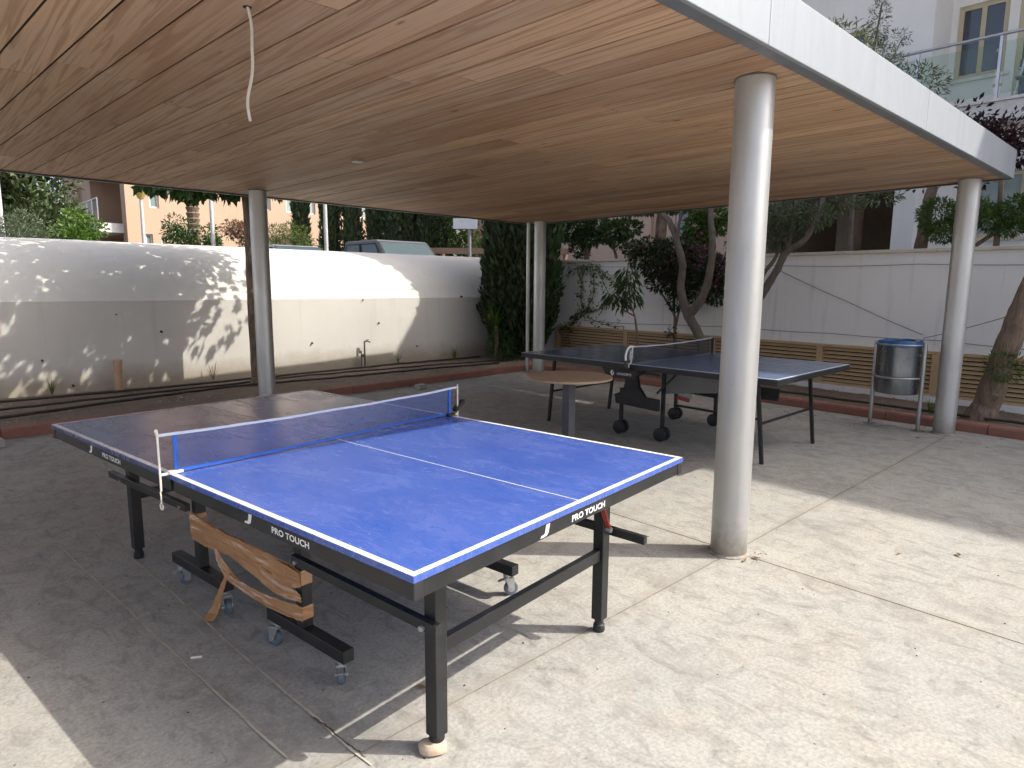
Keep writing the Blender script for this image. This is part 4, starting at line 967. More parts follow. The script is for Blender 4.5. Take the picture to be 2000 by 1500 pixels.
# upright drain pipe stub in the left bed and a standpipe on the wall
o = MB().tube([(2.11, 9.70, 0.02), (2.118, 9.705, 0.47)], [0.050, 0.050], 20).build('pipe_body', MT['pvc'], None, smooth=True)
PP = thing('drain_pipe_stub', 'short brown plastic pipe standing upright in the bed by the curved wall', 'pipe'); o.parent = PP
MB().lathe([(0.055, 0.40), (0.055, 0.468), (0.046, 0.473), (0.046, 0.42)], 20, (2.118, 9.705, 0)).build('pipe_collar', MT['pvc'], PP, smooth=True)
TP = thing('standpipe', 'rusty standpipe with a small tap in front of the curved white wall', 'tap', (5.86, 9.86, 0))
MB().tube([(0, 0, 0.03), (0, 0, 0.50)], 0.014, 8).build('riser', MT['rust'], TP); MB().tube([(-0.06, 0, 0.03), (-0.06, 0.01, 0.34), (-0.10, 0, 0.30)], 0.009, 8).build('riser', MT['rust'], TP)
MB().tube([(0, 0, 0.49), (0.05, -0.02, 0.505), (0.09, -0.04, 0.48)], 0.012, 8).build('spout', MT['rust'], TP)
MB().bar((0.01, -0.01, 0.515), (0.07, -0.03, 0.53), 0.018, 0.008).build('tap_handle', MT['rust'], TP); MB().bar((-0.07, -0.012, 0.26), (0.0, -0.012, 0.26), 0.012, 0.05).build('bracket', MT['rust'], TP)

# wires on the back wall
def wire(pts, label, r=0.0045):
    P_ = []
    for i in range(len(pts)-1):
        a, b = Vector(pts[i]), Vector(pts[i+1]); k_ = 8
        for j in range(k_): f_ = j/k_; P_.append(a.lerp(b, f_) - Vector((0, 0, 0.02*math.sin(f_*math.pi)*(b-a).length*0.5)))
    P_.append(Vector(pts[-1]))
    return tag(MB().tube(P_, r, 6).build('wall_wire', MT['wire']), label, 'wire', 'wires on the back wall')
def wp(y, z, off=0.03): return (xw(y)-off, y, z)
wire([wp(8.6, 1.84), wp(6.6, 1.80), wp(4.5, 1.77), wp(2.6, 1.755), wp(0.4, 1.74), wp(-2, 1.74)], 'thin wire running level just under the wall coping')
wire([wp(8.3, 0.80), wp(6.2, 0.82), wp(5.1, 0.845), wp(3.6, 0.83), wp(2.3, 0.82), wp(0.5, 0.77), wp(-2, 0.77)], 'thin wire running level just above the louvre panels')
wire([wp(4.42, 1.70), wp(3.4, 1.26), wp(2.48, 0.88)], 'thin wire sloping down the white wall to the litter bin')
wire([(8.95, 2.34, 0.87), (8.70, 1.75, 1.07), (8.58, 1.38, 1.22)], 'thin wire rising from the bin to the leaning trunk')

# ================================================================== PLANTS
LEAF = {
 'oval': (np.array([(0, 0, 0), (0.5, 0.22, 0.06), (1, 0, -0.10), (0.5, -0.22, 0.06)]), [(0, 1, 2), (0, 2, 3)]),
 'narrow': (np.array([(0, 0, 0), (0.5, 0.10, 0.03), (1, 0, -0.14), (0.5, -0.10, 0.03)]), [(0, 1, 2), (0, 2, 3)]),
 'spray': (np.array([(0, 0, 0), (0.45, 0.20, 0.05), (1, 0.04, 0.0), (0.40, -0.20, -0.05)]), [(0, 1, 2), (0, 2, 3)]),
 'lobed': (np.array([(0, 0, 0), (0.20, 0.34, 0.05), (0.34, 0.20, 0.03), (0.58, 0.36, 0.04), (0.64, 0.16, 0.02), (1.0, 0, -0.12), (0.64, -0.16, 0.02), (0.58, -0.36, 0.04), (0.34, -0.20, 0.03), (0.20, -0.34, 0.05)]),
           [(0, 1, 2), (0, 2, 3), (0, 3, 4), (0, 4, 5), (0, 5, 6), (0, 6, 7), (0, 7, 8), (0, 8, 9)]),
}
def unit(a): return a/np.maximum(np.linalg.norm(a, axis=1, keepdims=True), 1e-9)
def leaf_mesh(name, pos, dirs, size, shape, mat_, parent=None, kind=None, roll=0.9):
    T, FC = LEAF[shape]; n = len(pos)
    t = unit(dirs); r = rng.normal(size=(n, 3)); r[:, 2] += 1.2/roll
    b = unit(np.cross(r, t)); nn = np.cross(t, b)
    sz = size*rng.uniform(0.65, 1.3, n)
    V = pos[:, None, :] + sz[:, None, None]*(T[None, :, 0:1]*t[:, None, :] + T[None, :, 1:2]*b[:, None, :] + T[None, :, 2:3]*nn[:, None, :])
    k = len(T); V = V.reshape(-1, 3)
    Fa = (np.array(FC)[None, :, :] + (np.arange(n)*k)[:, None, None]).reshape(-1, 3)
    me = bpy.data.meshes.new(name); me.vertices.add(len(V)); me.vertices.foreach_set('co', V.ravel())
    me.loops.add(Fa.size); me.loops.foreach_set('vertex_index', Fa.ravel().astype(np.int32))
    me.polygons.add(len(Fa)); me.polygons.foreach_set('loop_start', np.arange(0, Fa.size, 3, dtype=np.int32))
    me.polygons.foreach_set('loop_total', np.full(len(Fa), 3, dtype=np.int32)); me.update(calc_edges=True); me.validate()
    return finish(me, name, mat_, parent, kind=kind)
def clump_pts(clumps, n, shell=0.55):
    """clumps: (x,y,z,rx,ry,rz); returns positions and outward directions"""
    c = np.array(clumps); vol = c[:, 3]*c[:, 4]*c[:, 5]; pr = vol**0.75; pr /= pr.sum()
    idx = rng.choice(len(c), n, p=pr); d = unit(rng.normal(size=(n, 3)))
    rad = np.where(rng.random(n) < shell, rng.uniform(0.80, 1.05, n), rng.random(n)**(1/3))
    return c[idx, :3] + d*rad[:, None]*c[idx, 3:6], d
def sub_clumps(cx, cy, cz, rx, ry, rz, n, rmin, rmax, zmin=None):
    out = []
    while len(out) < n:
        d = rng.normal(size=3); d /= np.linalg.norm(d); r = rng.uniform(0.35, 0.95)
        p = np.array([cx, cy, cz]) + d*r*np.array([rx, ry, rz]); s = rng.uniform(rmin, rmax)
        if zmin is not None and p[2]-s*0.7 < zmin: continue
        out.append((p[0], p[1], p[2], s, s, s*0.8))
    return out
def trunk_mesh(paths, mat_, parent, n=14):
    m = MB()
    for pts, r0, r1 in paths:
        P_ = []; k = len(pts); steps = 6
        pv = [Vector(p) for p in pts]
        for i in range(k-1):
            p0, p1, p2, p3 = pv[max(i-1, 0)], pv[i], pv[i+1], pv[min(i+2, k-1)]
            for j in range(steps):
                t = j/steps
                P_.append(0.5*((2*p1) + (p2-p0)*t + (2*p0-5*p1+4*p2-p3)*t*t + (3*p1-p0-3*p2+p3)*t**3))
        P_.append(pv[-1]); q_ = len(P_)
        rr = [(r0 + (r1-r0)*i/(q_-1))*(1+0.10*mnoise.noise(p*6)) for i, p in enumerate(P_)]
        m.tube(P_, rr, n)
    m.v = [tuple(Vector(p) + mnoise.noise_vector(Vector(p)*11)*0.010 + mnoise.noise_vector(Vector(p)*30)*0.004) for p in m.v] if n >= 10 else m.v
    return m.build('trunk', mat_, parent, smooth=True)
def tree(name, label, loc, paths, bark, clumps, nleaf, size, shape, leafmat, cat='tree', group=None, droop=0.0, shell=0.55):
    t = thing(name, label, cat, loc, 0, group)
    L = np.array(loc)
    if paths: trunk_mesh([([tuple(np.array(p)-L) for p in pts], a, b) for pts, a, b in paths], bark, t)
    pos, d = clump_pts(clumps, nleaf, shell); d = d + rng.normal(size=d.shape)*0.6; d[:, 2] -= droop
    leaf_mesh('crown', pos-L, d, size, shape, leafmat, t)
    return t
def more_leaves(t, clumps, n, size, shape, mat_, droop=0.0, name='low_leaves'):
    pos, d = clump_pts(clumps, n, 0.4); d = d + rng.normal(size=d.shape)*0.5; d[:, 2] -= droop
    return leaf_mesh(name, pos-np.array(t.location), d, size, shape, mat_, t)
def cypress(name, label, x, y, z0, h, r, n, size, mat_, group=None, core=True, seed=0.0, top=0.6):
    t = thing(name, label, 'tree', (x, y, z0), 0, group)
    MB().tube([(0, 0, -0.05), (0, 0, h*0.35)], [0.09*r/0.6, 0.05*r/0.6], 8).build('trunk', MT['bark'], t)
    def rad(f): return r*min(1.0, 0.55+f*4.0)*(1.0 if f < top else max(0.03, 1-((f-top)/(1-top))**1.6))
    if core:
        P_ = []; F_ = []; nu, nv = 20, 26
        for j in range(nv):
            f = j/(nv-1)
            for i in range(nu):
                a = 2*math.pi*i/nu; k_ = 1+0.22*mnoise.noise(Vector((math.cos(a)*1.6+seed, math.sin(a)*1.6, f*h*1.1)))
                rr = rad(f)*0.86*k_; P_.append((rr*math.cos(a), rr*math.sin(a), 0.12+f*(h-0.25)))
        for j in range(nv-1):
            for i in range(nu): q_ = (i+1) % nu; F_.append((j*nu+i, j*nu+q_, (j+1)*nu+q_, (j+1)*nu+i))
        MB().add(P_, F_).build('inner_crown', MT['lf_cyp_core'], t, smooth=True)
    f = rng.random(n)**0.9; a = rng.uniform(0, 2*math.pi, n)
    rr = np.array([rad(q_) for q_ in f])
    k_ = np.array([1+0.22*mnoise.noise(Vector((math.cos(q_)*1.6+seed, math.sin(q_)*1.6, g_*h*1.1))) + 0.10*mnoise.noise(Vector((math.cos(q_)*5+seed, math.sin(q_)*5, g_*h*4))) for q_, g_ in zip(a, f)])
    rad_ = rr*k_*rng.uniform(0.80, 1.03, n)
    pos = np.stack([rad_*np.cos(a), rad_*np.sin(a), 0.10+f*(h-0.12)], 1)
    d = np.stack([np.cos(a)*0.45, np.sin(a)*0.45, np.full(n, 1.0)], 1) + rng.normal(size=(n, 3))*0.28
    leaf_mesh('crown', pos, d, size, 'spray', mat_, t)
    return t

# broad-leaved tree behind the left column; its crown spreads over the roof edge and shades the curved wall
cl = sub_clumps(3.95, 8.70, 3.9, 1.75, 1.15, 1.0, 40, 0.38, 0.62, 2.80) + sub_clumps(2.3, 8.65, 3.7, 1.0, 0.9, 0.8, 10, 0.28, 0.42, 2.80)
cl += sub_clumps(3.7, 8.25, 3.15, 1.5, 0.5, 0.3, 18, 0.28, 0.40, 2.80)
cl += [(2.55, 8.95, 2.72, 0.30, 0.30, 0.16), (3.0, 9.0, 2.72, 0.35, 0.3, 0.18), (3.45, 8.95, 2.76, 0.3, 0.3, 0.16), (4.05, 9.0, 2.80, 0.28, 0.28, 0.14)]
MUL = tree('mulberry_tree', 'broad-leaved tree whose trunk stands right behind the left column', (3.71, 9.14, 0.03),
     [([(3.71, 9.14, 0.0), (3.70, 9.14, 0.25), (3.69, 9.14, 1.2), (3.69, 9.14, 2.4), (3.60, 9.05, 3.2)], 0.078, 0.055),
      ([(3.70, 9.14, -0.02), (3.70, 9.14, 0.16)], 0.13, 0.08),
      ([(3.67, 9.12, 2.75), (3.0, 9.0, 3.15), (2.2, 8.8, 3.6)], 0.045, 0.02), ([(3.67, 9.12, 2.7), (4.2, 8.9, 3.2), (4.8, 8.7, 3.7)], 0.045, 0.02), ([(3.60, 9.05, 3.0), (3.4, 8.6, 3.6), (3.3, 8.3, 4.4)], 0.05, 0.02)],
     MT['bark'], cl, 4300, 0.15, 'lobed', MT['lf_big'], droop=0.7)

more_leaves(MUL, [(2.55, 8.85, 2.66, 0.22, 0.3, 0.10), (2.85, 8.85, 2.64, 0.22, 0.3, 0.12), (3.15, 8.85, 2.66, 0.22, 0.3, 0.10), (3.45, 8.85, 2.72, 0.2, 0.3, 0.10), (4.0, 8.8, 2.78, 0.25, 0.25, 0.08)], 330, 0.15, 'lobed', MT['lf_big'], 1.6)
# tall dark cypress in the corner
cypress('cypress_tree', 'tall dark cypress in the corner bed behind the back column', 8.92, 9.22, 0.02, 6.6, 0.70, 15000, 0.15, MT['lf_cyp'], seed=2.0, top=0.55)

# bushes at the foot of the cypress
def blades(name, label, loc, n, ln, wd, spread, mat_, cat='plant', zup=1.0, group=None):
    t = thing(name, label, cat, loc, 0, group); m = MB()
    for i in range(n):
        a = random.uniform(0, 6.28); s = spread*random.uniform(0.4, 1.2); L_ = ln*random.uniform(0.7, 1.15)
        d = Vector((math.cos(a)*s, math.sin(a)*s, zup)).normalized(); sd_ = d.cross(Vector((0, 0, 1)))
        if sd_.length < 0.01: sd_ = Vector((1, 0, 0))
        sd_.normalize(); pts = []
        for k_ in range(5):
            f = k_/4; pts.append((Vector((0, 0, 0.02)) + d*L_*f - Vector((0, 0, 1))*L_*0.35*s*f*f, wd*(1-f**2)*(0.5+min(f*3, 0.5))))
        P_ = []; F_ = []
        for p, w_ in pts: P_ += [p-sd_*w_, p+sd_*w_]
        for k_ in range(4): F_.append((2*k_, 2*k_+1, 2*k_+3, 2*k_+2))
        m.add(P_, F_)
    m.build('leaves', mat_, t); return t
yu = blades('yucca_plant', 'spiky green yucca with long narrow leaves left of the cypress', (8.24, 9.16, 0.66), 70, 0.55, 0.018, 0.8, MT['lf_pitt'])
MB().tube([(0, 0, -0.60), (0.02, 0, -0.2), (0, 0, 0.05)], 0.035, 8).build('stem', MT['bark'], yu)
tree('small_shrub', 'low leafy shrub at the foot of the cypress', (8.25, 9.05, 0.05), [([(8.25, 9.05, 0.03), (8.27, 9.06, 0.3)], 0.02, 0.01)], MT['bark'],
     [(8.25, 9.05, 0.38, 0.26, 0.24, 0.26), (8.45, 9.0, 0.22, 0.25, 0.2, 0.18)], 900, 0.075, 'narrow', MT['lf_dark'], 'shrub')
o = MB().box((0, 0, 0), (0.10, 0.02, 0.09)).build('plant_tag', MT['pinkpot'], bevel=0.004); o.location = (8.13, 9.22, 0.88); o.rotation_euler = (0.2, 0.3, 0.5)
tag(o, 'small pink tag caught on the yucca beside the cypress', 'tag')
random.seed(21)
for i, (x, y, nb, ln_, lab) in enumerate(((1.4, 9.82, 14, 0.24, 'thin dry weed at the wall foot left of the brown pipe'), (3.35, 9.84, 10, 0.32, 'tall dry weed at the wall foot by the left column'), (6.5, 9.82, 12, 0.25, 'dry weed tuft at the wall foot right of the tap'), (7.6, 9.6, 26, 0.30, 'grassy weed tuft near the dark cypress'), (8.35, 2.05, 22, 0.2, 'green weed tuft behind the kerb beside the right column'))):
    blades('weed', lab, (x, y, 0.05), nb, ln_, 0.006, 0.45, MT['lf_hedge'] if i != 1 else MT['lf_dry'], 'weed', group='weeds in the beds')

# two olive-like trees in the back bed (trunks in front of the wall, crowns above the roof)
cl = sub_clumps(9.3, 5.4, 3.9, 1.1, 0.9, 0.8, 22, 0.30, 0.5, 2.9)
tree('bay_tree', 'forked slender tree behind the slate table net', (8.75, 5.12, 0.04),
     [([(8.75, 5.10, 0.02), (8.75, 5.13, 0.45), (8.75, 5.22, 0.74), (8.75, 5.44, 1.08), (8.76, 5.57, 1.42), (8.77, 5.56, 1.76), (8.80, 5.70, 2.14), (8.84, 5.88, 2.45), (8.9, 6.15, 2.70), (9.1, 6.5, 3.4)], 0.085, 0.03),
      ([(8.75, 5.40, 1.02), (8.75, 5.17, 1.35), (8.75, 5.07, 1.82), (8.76, 5.09, 2.19), (8.80, 5.15, 2.54), (9.0, 5.2, 3.3)], 0.065, 0.035), ([(8.80, 5.70, 2.14), (8.82, 5.66, 2.55), (9.0, 5.6, 3.3)], 0.03, 0.015)],
     MT['bark_grey'], cl, 2600, 0.11, 'oval', MT['lf_dark'])
cl = sub_clumps(9.1, 3.5, 3.8, 1.0, 1.0, 0.9, 18, 0.25, 0.4, 2.85) + [(8.85, 3.72, 2.36, 0.24, 0.26, 0.14), (8.85, 4.02, 2.42, 0.22, 0.24, 0.16), (8.9, 4.15, 2.16, 0.15, 0.22, 0.16), (8.85, 4.0, 2.18, 0.14, 0.16, 0.14), (8.9, 2.95, 2.53, 0.15, 0.2, 0.06), (8.9, 3.4, 2.50, 0.15, 0.2, 0.08)]
OLV = tree('olive_tree', 'grey-leaved olive with forked trunk right of the front column', (8.75, 4.42, 0.04),
     [([(8.72, 4.62, 0.02), (8.74, 4.52, 0.6), (8.75, 4.37, 1.18), (8.75, 4.26, 1.39), (8.76, 4.09, 1.70), (8.78, 3.99, 1.93), (8.80, 3.76, 2.09), (8.82, 3.60, 2.50), (8.9, 3.5, 3.2)], 0.075, 0.025),
      ([(8.78, 3.99, 1.90), (8.79, 3.94, 2.2), (8.82, 3.93, 2.52), (8.9, 4.0, 3.1)], 0.035, 0.02), ([(8.75, 4.36, 1.28), (8.76, 4.30, 1.6), (8.78, 4.13, 1.87), (8.80, 4.07, 2.2)], 0.03, 0.018)],
     MT['bark_grey'], cl, 5200, 0.085, 'narrow', MT['lf_olive'])
more_leaves(OLV, [(8.85, 3.72, 2.36, 0.24, 0.28, 0.14), (8.85, 4.02, 2.42, 0.24, 0.28, 0.16), (8.9, 4.15, 2.18, 0.18, 0.24, 0.18), (8.85, 4.05, 2.10, 0.16, 0.2, 0.16), (8.9, 2.95, 2.53, 0.15, 0.25, 0.06), (8.9, 3.35, 2.50, 0.15, 0.25, 0.08), (8.9, 4.3, 2.4, 0.2, 0.2, 0.15)], 2200, 0.075, 'narrow', MT['lf_olive'], 0.3)
# leaning thick trunk at the right edge with ivy tuft
cl = sub_clumps(8.85, 0.1, 3.9, 1.1, 1.0, 0.9, 20, 0.3, 0.5, 2.9)
lt = tree('leaning_tree', 'thick leaning trunk with a leafy tuft at the right edge', (8.55, 1.60, 0.04),
     [([(8.54, 1.64, -0.02), (8.55, 1.60, 0.12), (8.55, 1.52, 0.51), (8.55, 1.46, 0.84), (8.55, 1.385, 1.17), (8.56, 1.30, 1.53), (8.6, 1.15, 2.1), (8.7, 0.95, 2.9)], 0.135, 0.09), ([(8.53, 1.64, -0.03), (8.55, 1.58, 0.22)], 0.19, 0.12),
      ([(8.7, 0.97, 2.85), (8.9, 0.5, 3.4), (9.2, 0.1, 3.9)], 0.075, 0.03), ([(8.7, 0.97, 2.85), (8.6, 0.3, 3.3), (8.4, -0.3, 3.8)], 0.07, 0.025), ([(8.48, 1.50, 0.33), (8.455, 1.52, 0.36)], 0.07, 0.03), ([(8.50, 1.40, 1.13), (8.46, 1.42, 1.17)], 0.05, 0.025)],
     MT['bark'], cl, 3000, 0.12, 'oval', MT['lf_dark'])
pos, d = clump_pts([(8.42, 1.46, 0.66, 0.07, 0.15, 0.13), (8.42, 1.40, 0.60, 0.07, 0.12, 0.10), (8.44, 1.36, 0.72, 0.08, 0.12, 0.06)], 420); leaf_mesh('ivy_tuft', pos-np.array((8.55, 1.60, 0.04)), d, 0.055, 'narrow', MT['lf_pitt'], lt, kind='stuff')

# mango-like sapling
sp = thing('sapling', 'slim sapling with long drooping leaves in front of the white wall', 'tree', (8.70, 6.26, 0.05))
trunk_mesh([([(0, 0, 0), (0, 0.02, 0.5), (0, 0.09, 0.91), (0, 0.17, 1.10), (0.0, 0.25, 1.5), (0, 0.26, 1.78)], 0.020, 0.008), ([(0, 0.10, 0.93), (0, 0.30, 1.02), (0, 0.42, 1.10), (0, 0.62, 1.22)], 0.012, 0.006)], MT['bark'], sp, 8)
pos, d = clump_pts([(0, 0.26, 1.62, 0.12, 0.14, 0.14), (0, 0.18, 1.40, 0.10, 0.12, 0.14), (0, 0.14, 1.24, 0.09, 0.10, 0.10), (0, 0.42, 1.22, 0.12, 0.14, 0.08), (0, 0.60, 1.24, 0.10, 0.12, 0.08), (0, 0.34, 1.10, 0.10, 0.12, 0.06), (0, 0.30, 1.45, 0.10, 0.10, 0.1)], 210)
d = d*0.7; d[:, 2] -= 0.9; leaf_mesh('leaves', pos, d, 0.17, 'narrow', MT['lf_dark'], sp)

# bougainvillea spilling over the wall
bg_ = thing('bougainvillea', 'dark bougainvillea with purple bracts hanging over the white wall', 'shrub', (9.40, 6.0, 0.05))
L = np.array((9.40, 6.0, 0.05))
trunk_mesh([([(0.0, 0.0, 0), (-0.05, 0.02, 0.66), (-0.06, 0.04, 0.95), (-0.08, 0.25, 1.25), (-0.06, 0.5, 1.5)], 0.03, 0.012), ([(-0.05, 0.02, 0.7), (-0.08, -0.10, 1.15), (-0.06, -0.3, 1.5)], 0.022, 0.01), ([(-0.05, 0.03, 0.8), (-0.06, 0.06, 1.25), (-0.05, 0.1, 1.6)], 0.018, 0.01)], MT['bark'], bg_, 8)
cl = [(9.30, 6.62, 1.92, 0.22, 0.30, 0.16), (9.28, 6.30, 1.78, 0.25, 0.32, 0.20), (9.26, 5.95, 1.85, 0.25, 0.30, 0.24), (9.26, 6.25, 1.55, 0.2, 0.28, 0.18), (9.26, 5.9, 1.5, 0.22, 0.26, 0.22), (9.26, 5.55, 1.75, 0.22, 0.30, 0.24), (9.26, 5.45, 1.45, 0.18, 0.26, 0.2), (9.26, 5.2, 1.72, 0.2, 0.28, 0.22), (9.26, 5.9, 1.22, 0.12, 0.2, 0.14), (9.35, 6.6, 2.12, 0.25, 0.35, 0.12), (9.4, 6.1, 2.08, 0.25, 0.35, 0.14), (9.3, 5.05, 1.5, 0.15, 0.2, 0.14), (9.24, 6.0, 0.72, 0.06, 0.09, 0.07), (9.3, 5.3, 1.3, 0.12, 0.2, 0.1), (9.5, 6.9, 2.08, 0.2, 0.3, 0.1)]
pos, d = clump_pts(cl, 6500, 0.45); d[:, 2] -= 0.2; leaf_mesh('foliage', pos-L, d+rng.normal(size=d.shape)*0.5, 0.075, 'oval', MT['lf_boug'], bg_)
pos, d = clump_pts([(9.24, 5.35, 1.80, 0.2, 0.28, 0.14), (9.24, 5.12, 1.66, 0.2, 0.22, 0.22), (9.25, 5.62, 1.95, 0.18, 0.18, 0.12), (9.25, 6.5, 1.85, 0.2, 0.14, 0.08), (9.3, 5.55, 2.12, 0.1, 0.12, 0.14), (9.22, 6.0, 1.7, 0.2, 0.3, 0.2)], 520, 0.8); leaf_mesh('bracts', pos-L, d, 0.06, 'oval', MT['lf_bract'], bg_, kind='stuff')
# climbing vine left of the sapling
vn = thing('climbing_vine', 'thin climbing vine looping over the white wall beside the cypress', 'vine', (9.65, 8.3, 0.5)); L = np.array((9.65, 8.3, 0.5))
def vy(y, z, off=0.05): return (xw(y)-off, y, z)
vines = [[vy(8.75, 1.75), vy(8.45, 1.80), vy(8.0, 1.80), vy(7.75, 1.62), vy(7.45, 1.50), vy(7.25, 1.62), vy(7.0, 1.75)], [vy(8.35, 1.8), vy(8.38, 1.4), vy(8.36, 1.0), vy(8.6, 0.75)], [vy(8.1, 1.8), vy(8.05, 1.4), vy(8.15, 1.1), vy(8.5, 0.8), vy(8.9, 0.6)], [vy(7.35, 1.55), vy(7.6, 1.25), vy(7.9, 1.02), vy(8.3, 0.98)], [vy(8.2, 0.86), vy(7.9, 0.78), vy(7.6, 0.72), vy(7.3, 0.74)], [vy(8.0, 1.78), vy(7.8, 1.5), vy(7.65, 1.25)], [vy(8.45, 0.9), vy(8.7, 0.5), vy(8.6, 0.15)]]
trunk_mesh([([tuple(np.array(p)-L) for p in v_], 0.007, 0.005) for v_ in vines], MT['bark'], vn, 6)
pos = []
for k_, v_ in enumerate(vines):
    for a, b in zip(v_[:-1], v_[1:]):
        for _ in range(int(np.linalg.norm(np.array(a)-np.array(b))*(130 if k_ < 4 else 60))): t = random.random(); pos.append(np.array(a)*(1-t)+np.array(b)*t + rng.normal(size=3)*np.array((0.03, 0.05, 0.05)))
pos = np.array(pos); pos[:, 0] = np.minimum(pos[:, 0], xw(0)+0.055*pos[:, 1]-0.02)
d = rng.normal(size=pos.shape); d[:, 0] -= 0.8; d[:, 2] -= 0.6; leaf_mesh('leaves', pos-L, d, 0.065, 'oval', MT['lf_pitt'], vn)

# plants on the terrace behind the wall
CIT = tree('citrus_tree', 'dark glossy citrus tree above the wall right of the cypress', (10.6, 8.75, 1.55), [([(10.6, 8.95, 1.5), (10.6, 9.0, 2.1), (10.6, 9.1, 3.0)], 0.07, 0.03), ([(10.6, 8.25, 1.5), (10.6, 8.25, 2.08), (10.6, 8.5, 2.4), (10.6, 8.6, 3.2)], 0.035, 0.02), ([(10.6, 8.02, 1.5), (10.6, 8.02, 2.1), (10.6, 7.95, 2.4)], 0.025, 0.015)], MT['bark'],
     [(10.6, 9.35, 2.62, 0.4, 0.36, 0.30), (10.6, 9.0, 2.45, 0.35, 0.25, 0.22), (10.6, 8.75, 2.7, 0.35, 0.22, 0.24), (10.6, 8.35, 2.5, 0.3, 0.3, 0.2), (10.6, 8.0, 2.58, 0.3, 0.24, 0.16), (10.6, 8.15, 2.32, 0.2, 0.18, 0.12), (10.6, 9.2, 2.2, 0.25, 0.16, 0.16)] + sub_clumps(10.5, 8.9, 3.9, 1.15, 1.2, 1.0, 20, 0.35, 0.55, 2.7), 4500, 0.115, 'oval', MT['lf_dark'])
more_leaves(CIT, [(10.6, 9.35, 2.62, 0.35, 0.34, 0.28), (10.6, 9.0, 2.45, 0.3, 0.22, 0.2), (10.6, 8.72, 2.68, 0.3, 0.2, 0.22), (10.6, 8.35, 2.5, 0.26, 0.26, 0.18), (10.6, 8.0, 2.58, 0.26, 0.22, 0.14), (10.6, 8.15, 2.32, 0.18, 0.16, 0.10), (10.6, 9.2, 2.2, 0.22, 0.14, 0.14)], 2600, 0.105, 'oval', MT['lf_dark'])
SHT = tree('shade_tree', 'brown trunk rising behind the wall in front of the pink facade', (11.0, 7.55, 1.55), [([(11.0, 7.52, 1.5), (11.0, 7.50, 2.3), (11.0, 7.45, 3.2)], 0.12, 0.10)], MT['bark'],
     [(11.0, 7.8, 2.98, 0.25, 0.35, 0.10), (11.0, 7.1, 2.95, 0.25, 0.3, 0.10)] + sub_clumps(11.0, 7.4, 4.1, 0.9, 0.9, 0.8, 12, 0.35, 0.5, 3.0), 1500, 0.10, 'oval', MT['lf_dark'])
more_leaves(SHT, [(11.0, 7.9, 2.96, 0.25, 0.4, 0.08), (11.0, 7.05, 2.93, 0.25, 0.35, 0.08)], 500, 0.10, 'oval', MT['lf_dark'], 0.8)
tree('leafy_shrub', 'green shrub above the wall between the forked tree trunks', (10.3, 6.2, 1.55), [([(10.3, 6.2, 1.5), (10.3, 6.15, 2.5)], 0.03, 0.015)], MT['bark'],
     [(10.3, 6.25, 2.45, 0.25, 0.22, 0.22), (10.3, 6.0, 2.62, 0.25, 0.25, 0.16), (10.3, 6.3, 2.2, 0.25, 0.25, 0.2), (10.3, 5.85, 2.45, 0.2, 0.12, 0.1)], 2200, 0.09, 'oval', MT['lf_pitt'], 'shrub')
tree('loose_shrub', 'thin loose twigs with few leaves above the wall by the front column', (10.3, 5.35, 1.55), [([(10.3, 5.6, 1.5), (10.3, 5.55, 2.15), (10.3, 5.3, 2.35)], 0.012, 0.006)], MT['bark'],
     [(10.3, 5.3, 2.38, 0.2, 0.24, 0.10), (10.3, 5.55, 2.2, 0.2, 0.15, 0.1)], 110, 0.085, 'oval', MT['lf_dark'], 'shrub')
tree('pittosporum_tree', 'cloud-shaped green shrub above the wall beside the right column', (10.2, 2.3, 1.55), [([(10.2, 2.35, 1.5), (10.2, 2.33, 1.95), (10.2, 2.5, 2.25)], 0.04, 0.02), ([(10.2, 2.3, 1.9), (10.2, 1.9, 2.22), (10.2, 1.55, 2.35)], 0.03, 0.015)], MT['bark'],
     [(10.15, 2.62, 2.40, 0.32, 0.22, 0.20), (10.15, 2.50, 2.20, 0.3, 0.22, 0.14), (10.15, 2.25, 2.42, 0.3, 0.24, 0.15), (10.15, 2.02, 2.32, 0.3, 0.22, 0.14), (10.15, 1.72, 2.40, 0.3, 0.24, 0.18), (10.15, 1.85, 2.20, 0.25, 0.14, 0.08), (10.15, 1.45, 2.45, 0.3, 0.3, 0.2), (10.15, 1.1, 2.35, 0.3, 0.3, 0.25)], 9000, 0.07, 'narrow', MT['lf_pitt'], 'shrub')
tree('garden_tree', 'bare brown trunk rising behind the wall left of the right column', (10.25, 2.82, 1.55), [([(10.25, 2.83, 1.5), (10.25, 2.82, 1.95), (10.25, 2.80, 2.3), (10.25, 2.74, 2.8), (10.3, 2.5, 3.4)], 0.085, 0.06)], MT['bark'],
     [(10.25, 2.5, 2.80, 0.2, 0.25, 0.05), (10.25, 2.3, 2.79, 0.2, 0.2, 0.05), (10.3, 2.9, 2.82, 0.2, 0.15, 0.04)] + sub_clumps(10.3, 2.2, 3.35, 0.35, 0.45, 0.3, 10, 0.18, 0.3, 2.95), 700, 0.085, 'oval', MT['lf_burg'])
tree('burgundy_shrub', 'dark burgundy-leaved bush showing above the far end of the fascia', (10.2, 1.95, 1.55), [([(10.2, 1.95, 1.5), (10.2, 2.0, 3.1)], 0.04, 0.02)], MT['bark'],
     [(10.2, 2.24, 3.34, 0.22, 0.2, 0.13), (10.2, 2.03, 3.2, 0.22, 0.17, 0.16), (10.2, 1.88, 3.12, 0.22, 0.14, 0.16), (10.2, 2.42, 3.5, 0.2, 0.14, 0.08), (10.2, 2.2, 3.15, 0.3, 0.2, 0.15)], 1000, 0.085, 'oval', MT['lf_burg'], 'shrub')
